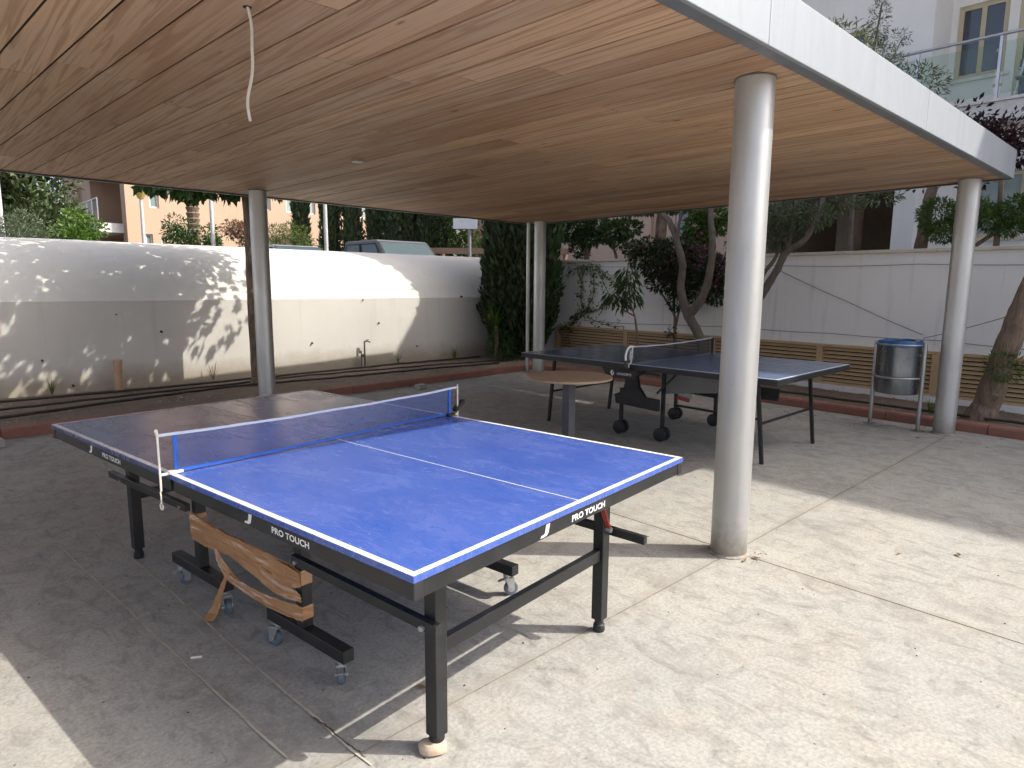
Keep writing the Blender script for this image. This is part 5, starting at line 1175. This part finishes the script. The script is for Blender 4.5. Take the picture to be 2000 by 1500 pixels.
tree('olive_sapling', 'pale silvery olive branches rising above the white fascia', (10.8, 3.95, 1.55), [([(10.8, 3.95, 1.5), (10.8, 3.92, 3.5), (10.8, 3.85, 4.6), (10.8, 3.76, 5.5)], 0.04, 0.01), ([(10.8, 3.9, 4.2), (10.8, 4.3, 4.9), (10.8, 4.5, 5.3)], 0.012, 0.005), ([(10.8, 3.88, 4.3), (10.8, 3.6, 4.65), (10.8, 3.45, 4.95)], 0.012, 0.005)], MT['bark_grey'],
     [(10.8, 3.78, 5.25, 0.15, 0.13, 0.32), (10.8, 3.82, 4.85, 0.18, 0.2, 0.2), (10.8, 4.0, 4.75, 0.15, 0.2, 0.16), (10.8, 3.55, 4.95, 0.1, 0.2, 0.12), (10.8, 3.5, 4.65, 0.1, 0.16, 0.08), (10.8, 4.4, 5.1, 0.1, 0.18, 0.1), (10.8, 4.48, 5.3, 0.06, 0.04, 0.15), (10.8, 3.72, 4.45, 0.15, 0.15, 0.12), (10.8, 3.5, 4.4, 0.1, 0.14, 0.06), (10.8, 4.25, 5.0, 0.1, 0.14, 0.08)], 1700, 0.06, 'narrow', MT['lf_olive'], shell=0.3)

# ------------------------------------------------------------------ plants across the street
LBL = ['slim dark cypress left of the pale lamp post above the wall', 'dark cypress just right of the pale lamp post above the wall', 'dark cypress behind the rear of the pickup', 'dark cypress above the pickup side windows', 'dark cypress above the left edge of the pickup windscreen', 'slim sparse cypress above the middle of the pickup windscreen', 'dark cypress right of the pickup windscreen', 'cypress left of the street sign']
for i, (px_xy, r_) in enumerate((((11.61, 23.87), 0.36), ((12.41, 23.11), 0.42), ((13.0, 22.55), 0.45), ((13.62, 21.96), 0.36), ((14.13, 21.48), 0.50), ((14.6, 21.05), 0.30), ((15.05, 20.62), 0.46), ((15.45, 20.25), 0.40))):
    cypress('cypress_tree', LBL[i], px_xy[0], px_xy[1], 0.8, 6.0 + (i*37 % 5)*0.3, r_*0.80, 2600, 0.20, MT['lf_cyp_far'], 'cypresses across the street', seed=i*3.1, top=0.7)
tree('hedge_tree', 'bright green leafy tree behind the street sign', (16.2, 20.2, 0.8), [([(16.2, 20.2, 0.8), (16.2, 20.2, 2.5)], 0.1, 0.05)], MT['bark'], sub_clumps(16.2, 20.2, 3.4, 0.8, 0.8, 1.6, 20, 0.35, 0.55), 2200, 0.16, 'oval', MT['lf_bright'])
tree('dense_conifer', 'large dark dense conifer at the left above the curved wall', (4.3, 29.9, 0.8), [([(4.3, 29.9, 0.8), (4.3, 29.9, 4)], 0.25, 0.12)], MT['bark'], sub_clumps(3.95, 30.1, 5.0, 1.65, 1.3, 3.0, 80, 0.5, 0.8), 14000, 0.24, 'spray', MT['lf_cyp_far'], droop=-0.6)
tree('olive_bush', 'grey-green olive bush by the leftmost lamp post', (2.95, 23.9, 0.8), [([(2.95, 23.9, 0.8), (2.95, 23.9, 2.4)], 0.08, 0.04)], MT['bark'], sub_clumps(2.9, 23.9, 2.75, 0.95, 0.95, 0.75, 26, 0.25, 0.42), 3600, 0.12, 'narrow', MT['lf_olive'], 'shrub')
tree('lemon_tree', 'light green bushy tree in front of the shaded balcony', (4.15, 22.9, 0.8), [([(4.15, 22.9, 0.8), (4.15, 22.9, 2.4)], 0.08, 0.04)], MT['bark'], sub_clumps(4.2, 22.8, 2.8, 0.65, 0.65, 0.65, 20, 0.20, 0.34), 2000, 0.13, 'oval', MT['lf_bright'], 'tree')
pt = thing('palm_tree', 'palm tree with shaggy brown trunk in front of the peach facade', 'tree', (8.45, 25.9, 0.8))
m = MB()
for k_ in range(26):
    z = k_*0.20; m.lathe([(0.19, z), (0.25, z+0.16), (0.185, z+0.199)], 10)
m.build('trunk', MT['palm_bark'], pt)
m = MB()
for k_ in range(44):
    a = k_*2.4; s = 0.5+0.5*random.random(); L_ = 2.0
    d = Vector((math.cos(a), math.sin(a), 0)); sd_ = Vector((-d.y, d.x, 0)); P_ = []; F_ = []
    for j in range(7):
        f = j/6; c = Vector((0, 0, 5.25)) + d*L_*f*(0.6+0.4*s) + Vector((0, 0, 1))*(L_*0.9*s*f - 1.5*f*f); w_ = 0.11*math.sin(min(1, f*1.2+0.1)*math.pi*0.9)
        P_ += [c-sd_*w_-Vector((0, 0, w_*0.5)), c, c+sd_*w_-Vector((0, 0, w_*0.5))]
    for j in range(6): F_ += [(3*j, 3*j+1, 3*j+4, 3*j+3), (3*j+1, 3*j+2, 3*j+5, 3*j+4)]
    m.add(P_, F_)
m.build('fronds', MT['lf_hedge'], pt)
tree('dark_bush', 'dark green bush left of the palm trunk', (7.93, 25.6, 0.8), [([(7.93, 25.6, 0.8), (7.93, 25.6, 2.4)], 0.06, 0.03)], MT['bark'], sub_clumps(7.95, 25.55, 3.05, 0.45, 0.45, 0.85, 16, 0.22, 0.36), 1500, 0.13, 'oval', MT['lf_dark'], 'shrub')
tree('dark_bush', 'dark green bush right of the palm trunk', (8.75, 25.0, 0.8), [([(8.75, 25.0, 0.8), (8.75, 25.0, 2.2)], 0.06, 0.03)], MT['bark'], sub_clumps(8.75, 25.0, 2.9, 0.35, 0.35, 0.65, 10, 0.2, 0.32), 900, 0.13, 'oval', MT['lf_dark'], 'shrub')
tree('oleander_bush', 'reddish flowering bush left of the tall left column', (8.9, 22.75, 0.8), [([(8.9, 22.75, 0.8), (8.9, 22.75, 2.2)], 0.06, 0.03)], MT['bark'], sub_clumps(8.95, 22.7, 3.1, 0.45, 0.45, 0.5, 14, 0.2, 0.32), 1300, 0.11, 'oval', MT['lf_pink'], 'shrub')
tree('yellow_green_hedge', 'yellowish green hedge bush right of the left column above the wall', (8.75, 19.3, 0.8), [([(8.75, 19.3, 0.8), (8.75, 19.3, 2.0)], 0.06, 0.03)], MT['bark'], sub_clumps(8.55, 19.35, 2.62, 0.85, 0.5, 0.55, 24, 0.22, 0.36) + sub_clumps(9.2, 18.65, 2.45, 0.4, 0.4, 0.55, 12, 0.2, 0.3), 4200, 0.11, 'narrow', MT['lf_hedge'], 'shrub')
tree('fern_bush', 'pale green bush behind the sign post', (13.6, 15.9, 0.8), [([(13.6, 15.9, 0.8), (13.6, 15.9, 2.0)], 0.05, 0.02)], MT['bark'], sub_clumps(13.6, 15.9, 2.55, 0.35, 0.35, 0.35, 8, 0.15, 0.25), 600, 0.12, 'narrow', MT['lf_bright'], 'shrub')

# ================================================================== BUILDINGS
def facade(axis, plane, u0, u1, z0, z1, holes, depth, mat_, parent, name='wall'):
    """wall in plane axis=plane, running u0..u1, with rectangular holes (ua,ub,za,zb) and reveals of depth (signed, inwards)"""
    m = MB()
    def p(u_, z, o_=0.0): return (plane+o_, u_, z) if axis == 'x' else (u_, plane+o_, z)
    us = sorted({u0, u1, *[h[0] for h in holes], *[h[1] for h in holes]}); zs = sorted({z0, z1, *[h[2] for h in holes], *[h[3] for h in holes]})
    for a, b in zip(us[:-1], us[1:]):
        for c, d in zip(zs[:-1], zs[1:]):
            if any(h[0] <= a and b <= h[1] and h[2] <= c and d <= h[3] for h in holes): continue
            m.quad(p(a, c), p(b, c), p(b, d), p(a, d))
    for ua, ub, za, zb in holes:
        m.quad(p(ua, za), p(ua, zb), p(ua, zb, depth), p(ua, za, depth)); m.quad(p(ub, za), p(ub, zb), p(ub, zb, depth), p(ub, za, depth))
        m.quad(p(ua, za), p(ub, za), p(ub, za, depth), p(ua, za, depth)); m.quad(p(ua, zb), p(ub, zb), p(ub, zb, depth), p(ua, zb, depth))
    return m.build(name, mat_, parent)
def window(axis, plane, u0, u1, z0, z1, parent, fm, pm, nsash=2, fw_=0.06, sill=None, depth=0.05):
    m = MB()
    def bx(ua, ub, za, zb, o0, o1, mm):
        if axis == 'x': mm.b2(plane+o0, plane+o1, ua, ub, za, zb)
        else: mm.b2(ua, ub, plane+o0, plane+o1, za, zb)
    d = depth if depth > 0 else depth
    bx(u0, u1, z0, z0+fw_, 0, d, m); bx(u0, u1, z1-fw_, z1, 0, d, m); bx(u0, u0+fw_, z0+fw_, z1-fw_, 0, d, m); bx(u1-fw_, u1, z0+fw_, z1-fw_, 0, d, m)
    for k in range(1, nsash):
        c = u0+(u1-u0)*k/nsash; bx(c-fw_/2, c+fw_/2, z0+fw_, z1-fw_, 0, d, m)
    wn = m.build('window', fm, parent)
    for k in range(nsash):
        a = u0+(u1-u0)*k/nsash + fw_*0.4; b = u0+(u1-u0)*(k+1)/nsash - fw_*0.4
        mm = MB(); bx(a, b, z0+fw_*0.6, z1-fw_*0.6, d*0.45, d*0.55, mm); mm.build('pane', pm, wn)
    if sill:
        mm = MB(); bx(u0-0.08, u1+0.08, z0-0.055, z0-0.002, -0.09, 0.04, mm); mm.build('sill', sill, wn)
    return wn

# white building with balcony on the right
WB = thing('white_building', 'white apartment building with glass balcony and cream window frames', 'building', (0, 0, 0))
XA, XB = 13.2, 14.2
facade('x', XA, 3.75, 6.95, 3.25, 9.1, [(4.80, 5.40, 5.15, 6.02)], 0.12, MT['whitebld'], WB)
window('x', XA+0.06, 4.80, 5.40, 5.15, 6.02, WB, MT['cream_frame'], MT['pane'], 1, 0.06)
facade('x', XB, -16, 3.75, 4.0, 9.1, [(2.92, 3.66, 5.10, 6.32), (0.6, 2.78, 4.36, 6.42)], 0.12, MT['whitebld'], WB)
window('x', XB+0.04, 2.92, 3.66, 5.10, 6.32, WB, MT['cream_frame'], MT['pane'], 2, 0.075, MT['whitetrim'])
window('x', XB+0.04, 0.6, 2.78, 4.365, 6.42, WB, MT['cream_frame'], MT['pane'], 3, 0.09)
MB().b2(XB+0.02, XB+0.035, 2.66, 2.70, 5.1, 5.25).build('door_handle', MT['rust'], WB)
MB().add([(XA, 3.75, 3.25), (XB, 3.75, 3.25), (XB, 3.75, 9.1), (XA, 3.75, 9.1)], [(0, 1, 2, 3)]).build('wall_return', MT['whitebld'], WB)
MB().add([(XA, 6.95, 3.25), (24, 6.95, 3.25), (24, 6.95, 9.1), (XA, 6.95, 9.1)], [(0, 1, 2, 3)]).build('wall_end', MT['whitebld'], WB)
MB().b2(12.9, 24, -3.0, 7.05, 9.1, 9.35).build('roof_slab', MT['whitetrim'], WB)
MB().b2(12.9, 24, -16, -3.002, 9.1, 11.75).build('roof_block', MT['whitebld'], WB)
MB().b2(12.9, XB-0.003, -16, 5.3, 4.05, 4.34).build('balcony_slab', MT['whitetrim'], WB, bevel=0.01)
MB().b2(12.86, 12.98, -16, 5.34, 4.342, 4.385).build('balcony_kerb', MT['whitetrim'], WB)
MB().b2(12.9, XA-0.003, -16, 7.0, 7.05, 7.30).build('balcony_slab', MT['whitetrim'], WB)
# glass balustrade
rail = MB().tube([(12.93, -8, 5.34), (12.93, 5.2, 5.34)], 0.026, 12).build('handrail', MT['chrome'], WB, smooth=True)
yy = [5.15, 3.86, 2.72, 1.55, 0.4, -0.8]
for a in yy:
    ps = MB().b2(12.905, 12.945, a-0.02, a+0.02, 4.386, 5.313).build('baluster', MT['chrome'], WB)
    for z in (4.60, 5.12): MB().b2(12.946, 12.965, a-0.06, a+0.06, z-0.02, z+0.02).build('glass_clip', MT['cream_frame'], ps)
for a, b in zip(yy[:-1], yy[1:]): MB().b2(12.920, 12.930, b+0.05, a-0.05, 4.46, 5.22).build('glass_panel', MT['clear'], WB)
# folded chair tubes seen on the balcony
CH = thing('balcony_chair', 'folded tube chair behind the balcony glass at the right edge', 'chair', (13.6, 2.55, 4.345))
MB().tube([(0, 0.10, 0.0), (0, 0.0, 0.55), (0, -0.05, 0.92), (0, -0.15, 1.0), (0, -0.35, 1.0)], 0.018, 8).build('frame', MT['chrome'], CH); MB().tube([(0.1, -0.40, 0.0), (0.05, -0.15, 0.5), (0.02, 0.05, 0.62)], 0.018, 8).build('frame', MT['chrome'], CH)
MB().bar((0.05, 0.05, 0.45), (0.05, -0.38, 0.42), 0.4, 0.03).build('seat', MT['grey_panel'], CH)
# ground floor: carport, pillar, wall with window
facade('x', 13.5, -16, 3.30, 1.5, 4.05, [(2.30, 2.98, 2.30, 3.36)], 0.12, MT['whitebld'], WB)
window('x', 13.55, 2.30, 2.98, 2.30, 3.36, WB, MT['cream_frame'], MT['pane_pale'], 2, 0.07, MT['coping'])
MB().b2(13.0, 13.4, 3.72, 4.06, 1.5, 4.0).build('pillar', MT['whitebld'], WB)
MB().b2(13.42, 13.5, 3.29, 4.0, 1.5, 4.0).build('side_wall', MT['whitebld'], WB)
MB().b2(13.0, 19.0, 4.07, 7.0, 3.95, 4.02).build('carport_ceiling', MT['darkroom'], WB)
MB().b2(18.6, 18.8, 3.0, 8.5, 1.5, 4.0).build('carport_back_wall', MT['darkroom'], WB)
MB().b2(13.45, 18.6, 3.4, 3.5, 1.5, 4.0).build('carport_side_wall', MT['darkroom'], WB)
for a, b in ((15.5, 5.55), (16.6, 4.75), (15.2, 7.2)): MB().b2(a, a+0.4, b, b+0.4, 1.5, 3.95).build('pillar', MT['darkroom'], WB)
MB().b2(13.2, 24, 7.0, 7.1, 1.5, 3.25).build('carport_end_wall', MT['darkroom'], WB)
m = MB(); m.lathe([(0.55, 0), (0.60, 0.35), (0.5, 0.75), (0.25, 1.0), (0.05, 1.08)], 20, (16.2, 4.35, 1.55)); o = m.build('covered_object', MT['blackflat'], smooth=True)
tag(o, 'dark covered mound inside the shaded carport left of the white pillar', 'cover')

# pink building further back
PB = thing('pink_building', 'pale pink rendered building behind the garden trees', 'building')
facade('x', 18.0, 8.6, 22, 1.5, 10, [(11.25, 11.75, 2.6, 4.3)], 0.2, MT['pinkwall'], PB)
window('x', 18.08, 11.25, 11.75, 2.6, 4.3, PB, MT['whitetrim'], MT['pane'], 1)
for y_ in (12.55, 10.75, 9.85): MB().b2(17.86, 17.998, y_, y_+0.32, 1.5, 10).build('pilaster', MT['pinkwall'], PB)
MB().b2(18.01, 26, 8.6, 22, 10, 10.2).build('roof_slab', MT['whitetrim'], PB)
MB().add([(18, 8.6, 1.5), (26, 8.6, 1.5), (26, 8.6, 10), (18, 8.6, 10)], [(0, 1, 2, 3)]).build('wall_end', MT['pinkwall'], PB)

# peach building across the street
AB = thing('peach_building', 'peach apartment building with recessed balcony across the street', 'building')
YP, XP = 33.0, 8.0
facade('y', YP, XP, 26, 0.8, 9.5, [(8.95, 9.35, 4.75, 6.3), (13.3, 14.5, 5.05, 6.3), (15.3, 16.9, 5.05, 6.3), (8.7, 9.0, 2.2, 3.6), (9.35, 9.55, 2.3, 3.5), (13.7, 14.7, 2.0, 3.3), (19.5, 20.6, 5.05, 6.3)], 0.18, MT['peach'], AB)
for (a, b, c, d, ns) in ((8.95, 9.35, 4.75, 6.3, 1), (13.3, 14.5, 5.05, 6.3, 2), (15.3, 16.9, 5.05, 6.3, 2), (13.7, 14.7, 2.0, 3.3, 2), (8.7, 9.0, 2.2, 3.6, 1), (9.35, 9.55, 2.3, 3.5, 1), (19.5, 20.6, 5.05, 6.3, 2)):
    window('y', YP+0.10, a, b, c, d, AB, MT['whitetrim'], MT['pane_pale'], ns, 0.07, MT['whitetrim'])
facade('x', XP, YP, 46, 0.8, 9.5, [(33.7, 39.3, 4.05, 6.55), (33.7, 39.3, 1.2, 3.60), (41.2, 42.4, 4.4, 6.4)], 2.2, MT['peach'], AB)
MB().b2(XP+2.1, XP+2.2, 33.7, 39.3, 1.2, 6.55).build('balcony_back_wall', MT['peach'], AB)
window('x', XP+2.04, 35.0, 36.6, 4.1, 6.2, AB, MT['whitetrim'], MT['pane'], 2)
MB().b2(XP+0.1, XP+0.15, 41.2, 42.4, 4.4, 6.4).build('shutter', MT['rail_wood'], AB)
MB().b2(XP-1.0, XP-0.003, 33.5, 39.5, 3.62, 4.02).build('balcony_slab', MT['whitetrim'], AB)
MB().b2(XP-0.35, XP-0.003, 33.5, 39.5, 6.58, 6.85).build('balcony_slab', MT['whitetrim'], AB)
MB().tube([(XP-0.95, 33.55, 5.05), (XP-0.95, 39.45, 5.05)], 0.03, 8).build('handrail', MT['chrome'], AB)
for k in range(7): MB().b2(XP-0.97, XP-0.93, 33.55+k*0.98-0.02, 33.55+k*0.98+0.02, 4.02, 5.03).build('baluster', MT['chrome'], AB)
for k in range(6): MB().b2(XP-0.955, XP-0.945, 33.6+k*0.98, 34.5+k*0.98, 4.12, 4.98).build('glass_panel', MT['clear'], AB)
MB().b2(XP+0.02, 26, YP+0.02, 46, 9.5, 9.8).build('roof_slab', MT['tile'], AB)
o = MB().b2(XP-0.80, XP-0.74, 34.6, 38.6, 4.1, 4.62).build('laundry', MT['towel']); tag(o, 'orange and blue cloths behind the glass of the far balcony', 'cloth')
# low white house far right of the street
HB = thing('far_house', 'small pale house with red tiles far behind the street sign', 'house')
facade('y', 24.5, 17.5, 26, 0.8, 4.6, [(18.6, 19.9, 1.9, 3.6)], 0.15, MT['whitebld'], HB)
window('y', 24.6, 18.6, 19.9, 1.9, 3.6, HB, MT['whitetrim'], MT['pane_pale'], 2)
MB().add([(17.2, 24.2, 4.62), (26.3, 24.2, 4.62), (26.3, 28, 5.6), (17.2, 28, 5.6)], [(0, 1, 2, 3)]).build('roof', MT['tile'], HB)
HB2 = thing('far_house', 'far roof with red tiles glimpsed between the cypresses', 'house')
facade('y', 40, 21, 33, 0.8, 5.6, [(24, 25.4, 2.2, 4.0)], 0.15, MT['whitebld'], HB2); window('y', 40.1, 24, 25.4, 2.2, 4.0, HB2, MT['whitetrim'], MT['pane_pale'], 2)
MB().add([(20.7, 39.6, 5.62), (33.3, 39.6, 5.62), (33.3, 44, 7.2), (20.7, 44, 7.2)], [(0, 1, 2, 3)]).build('roof', MT['tile'], HB2)

# ------------------------------------------------------------------ street lamps, sign, barrier
def lamp(x, y, zt, label, head):
    t = thing('street_lamp', label, 'lamp post', (x, y, 0.8), 0, 'street lamps across the street')
    MB().tube([(0, 0, 0), (0, 0, zt-0.8)], [0.075, 0.05], 12).build('post', MT['lamp_post'], t, smooth=True)
    if head:
        MB().lathe([(0.09, 0), (0.24, 0.34), (0.26, 0.36), (0.02, 0.46)], 16, (0, 0, zt-0.8)).build('lamp_head', MT['lamp_yellow'], t, smooth=True)
    else:
        MB().bar((0, 0, zt-0.8), (0.5, -0.5, zt-0.72), 0.16, 0.08).build('lamp_head', MT['lamp_post'], t)
lamp(3.07, 27.97, 7.2, 'pale lamp post at the far left edge above the wall', False)
lamp(6.47, 24.75, 4.20, 'pale lamp post with a yellow lantern in front of the peach building', True)
lamp(8.15, 23.17, 7.0, 'thin lamp post right of the palm trunk', False)
lamp(10.89, 20.59, 7.0, 'pale lamp post between the first two cypresses', False)
SG = thing('street_sign', 'blank pale rectangular sign on a grey post above the curved wall', 'sign', (10.5, 12.65, 0.8), R(46.6))
MB().tube([(0, 0, 0), (0, 0, 2.0)], 0.042, 12).build('post', MT['sign_post'], SG, smooth=True)
MB().box((-0.03, 0.10, 2.12), (0.03, 0.58, 0.24)).build('sign_board', MT['sign_white'], SG, bevel=0.005)
BR = thing('timber_barrier', 'brown timber rail along the street right of the pickup', 'barrier', (11.6, 14.5, 0.8))
MB().bar((-1.6, 1.55, 1.58), (2.2, -2.15, 1.58), 0.06, 0.16).build('rail', MT['rail_wood'], BR); MB().bar((-1.6, 1.55, 1.30), (2.2, -2.15, 1.30), 0.06, 0.12).build('rail', MT['rail_wood'], BR)
for f in (0.02, 0.34, 0.66, 0.98): MB().box((-1.6+3.8*f+0.06, 1.55-3.7*f+0.06, 0.83), (0.1, 0.1, 1.66)).build('post', MT['rail_wood'], BR)

# ------------------------------------------------------------------ vehicles
def wheel(parent, x, y, r, wd=0.22):
    wh = MB().tube([(x, y-wd/2, r), (x, y-wd/2+0.03, r), (x, y+wd/2-0.03, r), (x, y+wd/2, r)], [r*0.86, r, r, r*0.86], 24).build('wheel', MT['rubber'], parent, smooth=True)
    MB().tube([(x, y-wd/2-0.004, r), (x, y+wd/2+0.004, r)], r*0.58, 16).build('rim', MT['chrome'], wh)
def loft(secs, name, mat_, parent, bevel=0.0):
    """secs: list of (x, [(y,z)...]) cross sections of equal length"""
    P_ = []; F_ = []; k = len(secs[0][1])
    for x, pr in secs: P_ += [(x if not isinstance(x, (list, tuple)) else x[i], y, z) for i, (y, z) in enumerate(pr)]
    for i in range(len(secs)-1):
        for j in range(k): q_ = (j+1) % k; F_.append((i*k+j, i*k+q_, (i+1)*k+q_, (i+1)*k+j))
    F_.append(tuple(range(k))[::-1]); F_.append(tuple((len(secs)-1)*k+j for j in range(k)))
    return MB().add(P_, F_).build(name, mat_, parent, smooth=True, bevel=bevel)
def body_sec(hw, zlo, zhi): return [(-hw, zlo), (-hw, zhi-0.08), (-hw+0.07, zhi), (hw-0.07, zhi), (hw, zhi-0.08), (hw, zlo)]
def cabin(parent, xr0, xr1, xf1, xf0, zb, zt, hb, ht, paint):
    """cabin: bottom from xr0 (rear) to xf0 (windscreen foot), top from xr1 to xf1"""
    B_ = [(xr0, -hb, zb), (xf0, -hb, zb), (xf0, hb, zb), (xr0, hb, zb)]; T_ = [(xr1, -ht, zt), (xf1, -ht, zt), (xf1, ht, zt), (xr1, ht, zt)]
    o_ = MB().add(B_+T_, BOXF).build('cabin', paint, parent, bevel=0.05)
    def face(a, b, c, d, name, ins, off):
        a, b, c, d = map(Vector, (a, b, c, d)); n_ = (b-a).cross(d-a).normalized()
        cen = (a+b+c+d)/4
        if n_.dot(cen-Vector(((xr0+xf0)/2, 0, (zb+zt)/2))) < 0: n_ = -n_
        def bl(u_, v_): return (a*(1-u_)+b*u_)*(1-v_) + (d*(1-u_)+c*u_)*v_ + n_*off
        u0_, u1_, v0_, v1_ = ins
        gl = MB().prism([bl(u0_, v0_), bl(u1_, v0_), bl(u1_, v1_), bl(u0_, v1_)], n_*0.010).build(name, MT['carglass'], parent)
        e_ = 0.035; MB().prism([bl(u0_-e_, v0_-e_), bl(u1_+e_, v0_-e_), bl(u1_+e_, v1_+e_), bl(u0_-e_, v1_+e_)], n_*0.006).build('window_seal', MT['rubber'], gl)
    face(B_[1], B_[2], T_[2], T_[1], 'windscreen', (0.05, 0.95, 0.06, 0.90), 0.004)
    face(B_[0], B_[3], T_[3], T_[0], 'rear_window', (0.10, 0.90, 0.12, 0.86), 0.004)
    for (b0, b1, t1, t0) in ((B_[0], B_[1], T_[1], T_[0]), (B_[3], B_[2], T_[2], T_[3])):
        face(b0, b1, t1, t0, 'side_window', (0.10, 0.46, 0.10, 0.84), 0.004); face(b0, b1, t1, t0, 'side_window', (0.54, 0.92, 0.10, 0.84), 0.004)
    return o_
PK = thing('pickup_truck', 'grey double-cab pickup parked nose to the curved wall', 'vehicle', (9.93, 15.10, 0.8), R(-90))
loft([(-2.75, body_sec(0.80, 0.45, 0.98)), (-2.70, body_sec(0.84, 0.40, 1.02)), (-0.7, body_sec(0.86, 0.38, 1.04)), (0.95, body_sec(0.86, 0.38, 1.04)), (2.1, body_sec(0.84, 0.40, 0.99)), (2.35, body_sec(0.80, 0.42, 0.94)), (2.42, body_sec(0.74, 0.48, 0.86))], 'body', MT['truck'], PK)
cabin(PK, -1.25, -1.15, 0.40, 1.15, 1.02, 1.78, 0.90, 0.78, MT['truck'])
MB().b2(-2.66, -1.28, -0.72, 0.72, 1.041, 1.05).build('cargo_bed', MT['blackflat'], PK)
for s in (-1, 1):
    wheel(PK, 1.65, s*0.78, 0.36); wheel(PK, -1.75, s*0.78, 0.36)
    MB().b2(2.38, 2.44, s*0.48-0.14, s*0.48+0.14, 0.68, 0.82).build('headlight', MT['clear'], PK); MB().box((0.98, s*0.97, 1.16), (0.10, 0.17, 0.14)).build('wing_mirror', MT['blackflat'], PK, bevel=0.02)
MB().b2(2.40, 2.50, -0.82, 0.82, 0.40, 0.56).build('bumper', MT['blackflat'], PK, bevel=0.02)
def sedan(label, loc, rz):
    t = thing('parked_car', label, 'car', loc, rz, 'cars parked behind the wall')
    loft([(-2.1, body_sec(0.66, 0.40, 0.86)), (-2.0, body_sec(0.80, 0.28, 0.95)), (-0.8, body_sec(0.86, 0.24, 0.97)), (0.9, body_sec(0.86, 0.24, 0.95)), (1.9, body_sec(0.80, 0.26, 0.82)), (2.1, body_sec(0.66, 0.34, 0.72))], 'body', MT['silver'], t)
    cabin(t, -1.75, -1.0, 0.25, 1.05, 0.94, 1.46, 0.76, 0.60, MT['silver'])
    for s in (-1, 1):
        wheel(t, 1.32, s*0.76, 0.31, 0.19); wheel(t, -1.32, s*0.76, 0.31, 0.19); MB().b2(2.02, 2.08, s*0.5-0.14, s*0.5+0.14, 0.56, 0.68).build('headlight', MT['clear'], t)
    return t
sedan('silver car whose roof shows above the wall right of the left column', (7.5, 15.95, 0.8+0.13), R(-90))
c2 = sedan('silver car whose roof just shows above the wall at the far left', (3.2, 20.0, 0.8+0.25), R(-90))
MB().b2(1.5, 5.0, 15.5, 24.5, 0.8, 1.05).build('raised_parking', MT['asphalt'], kind='structure')
MB().b2(6.0, 8.6, 13.0, 18.6, 0.7, 0.93).build('raised_parking', MT['asphalt'], kind='structure')
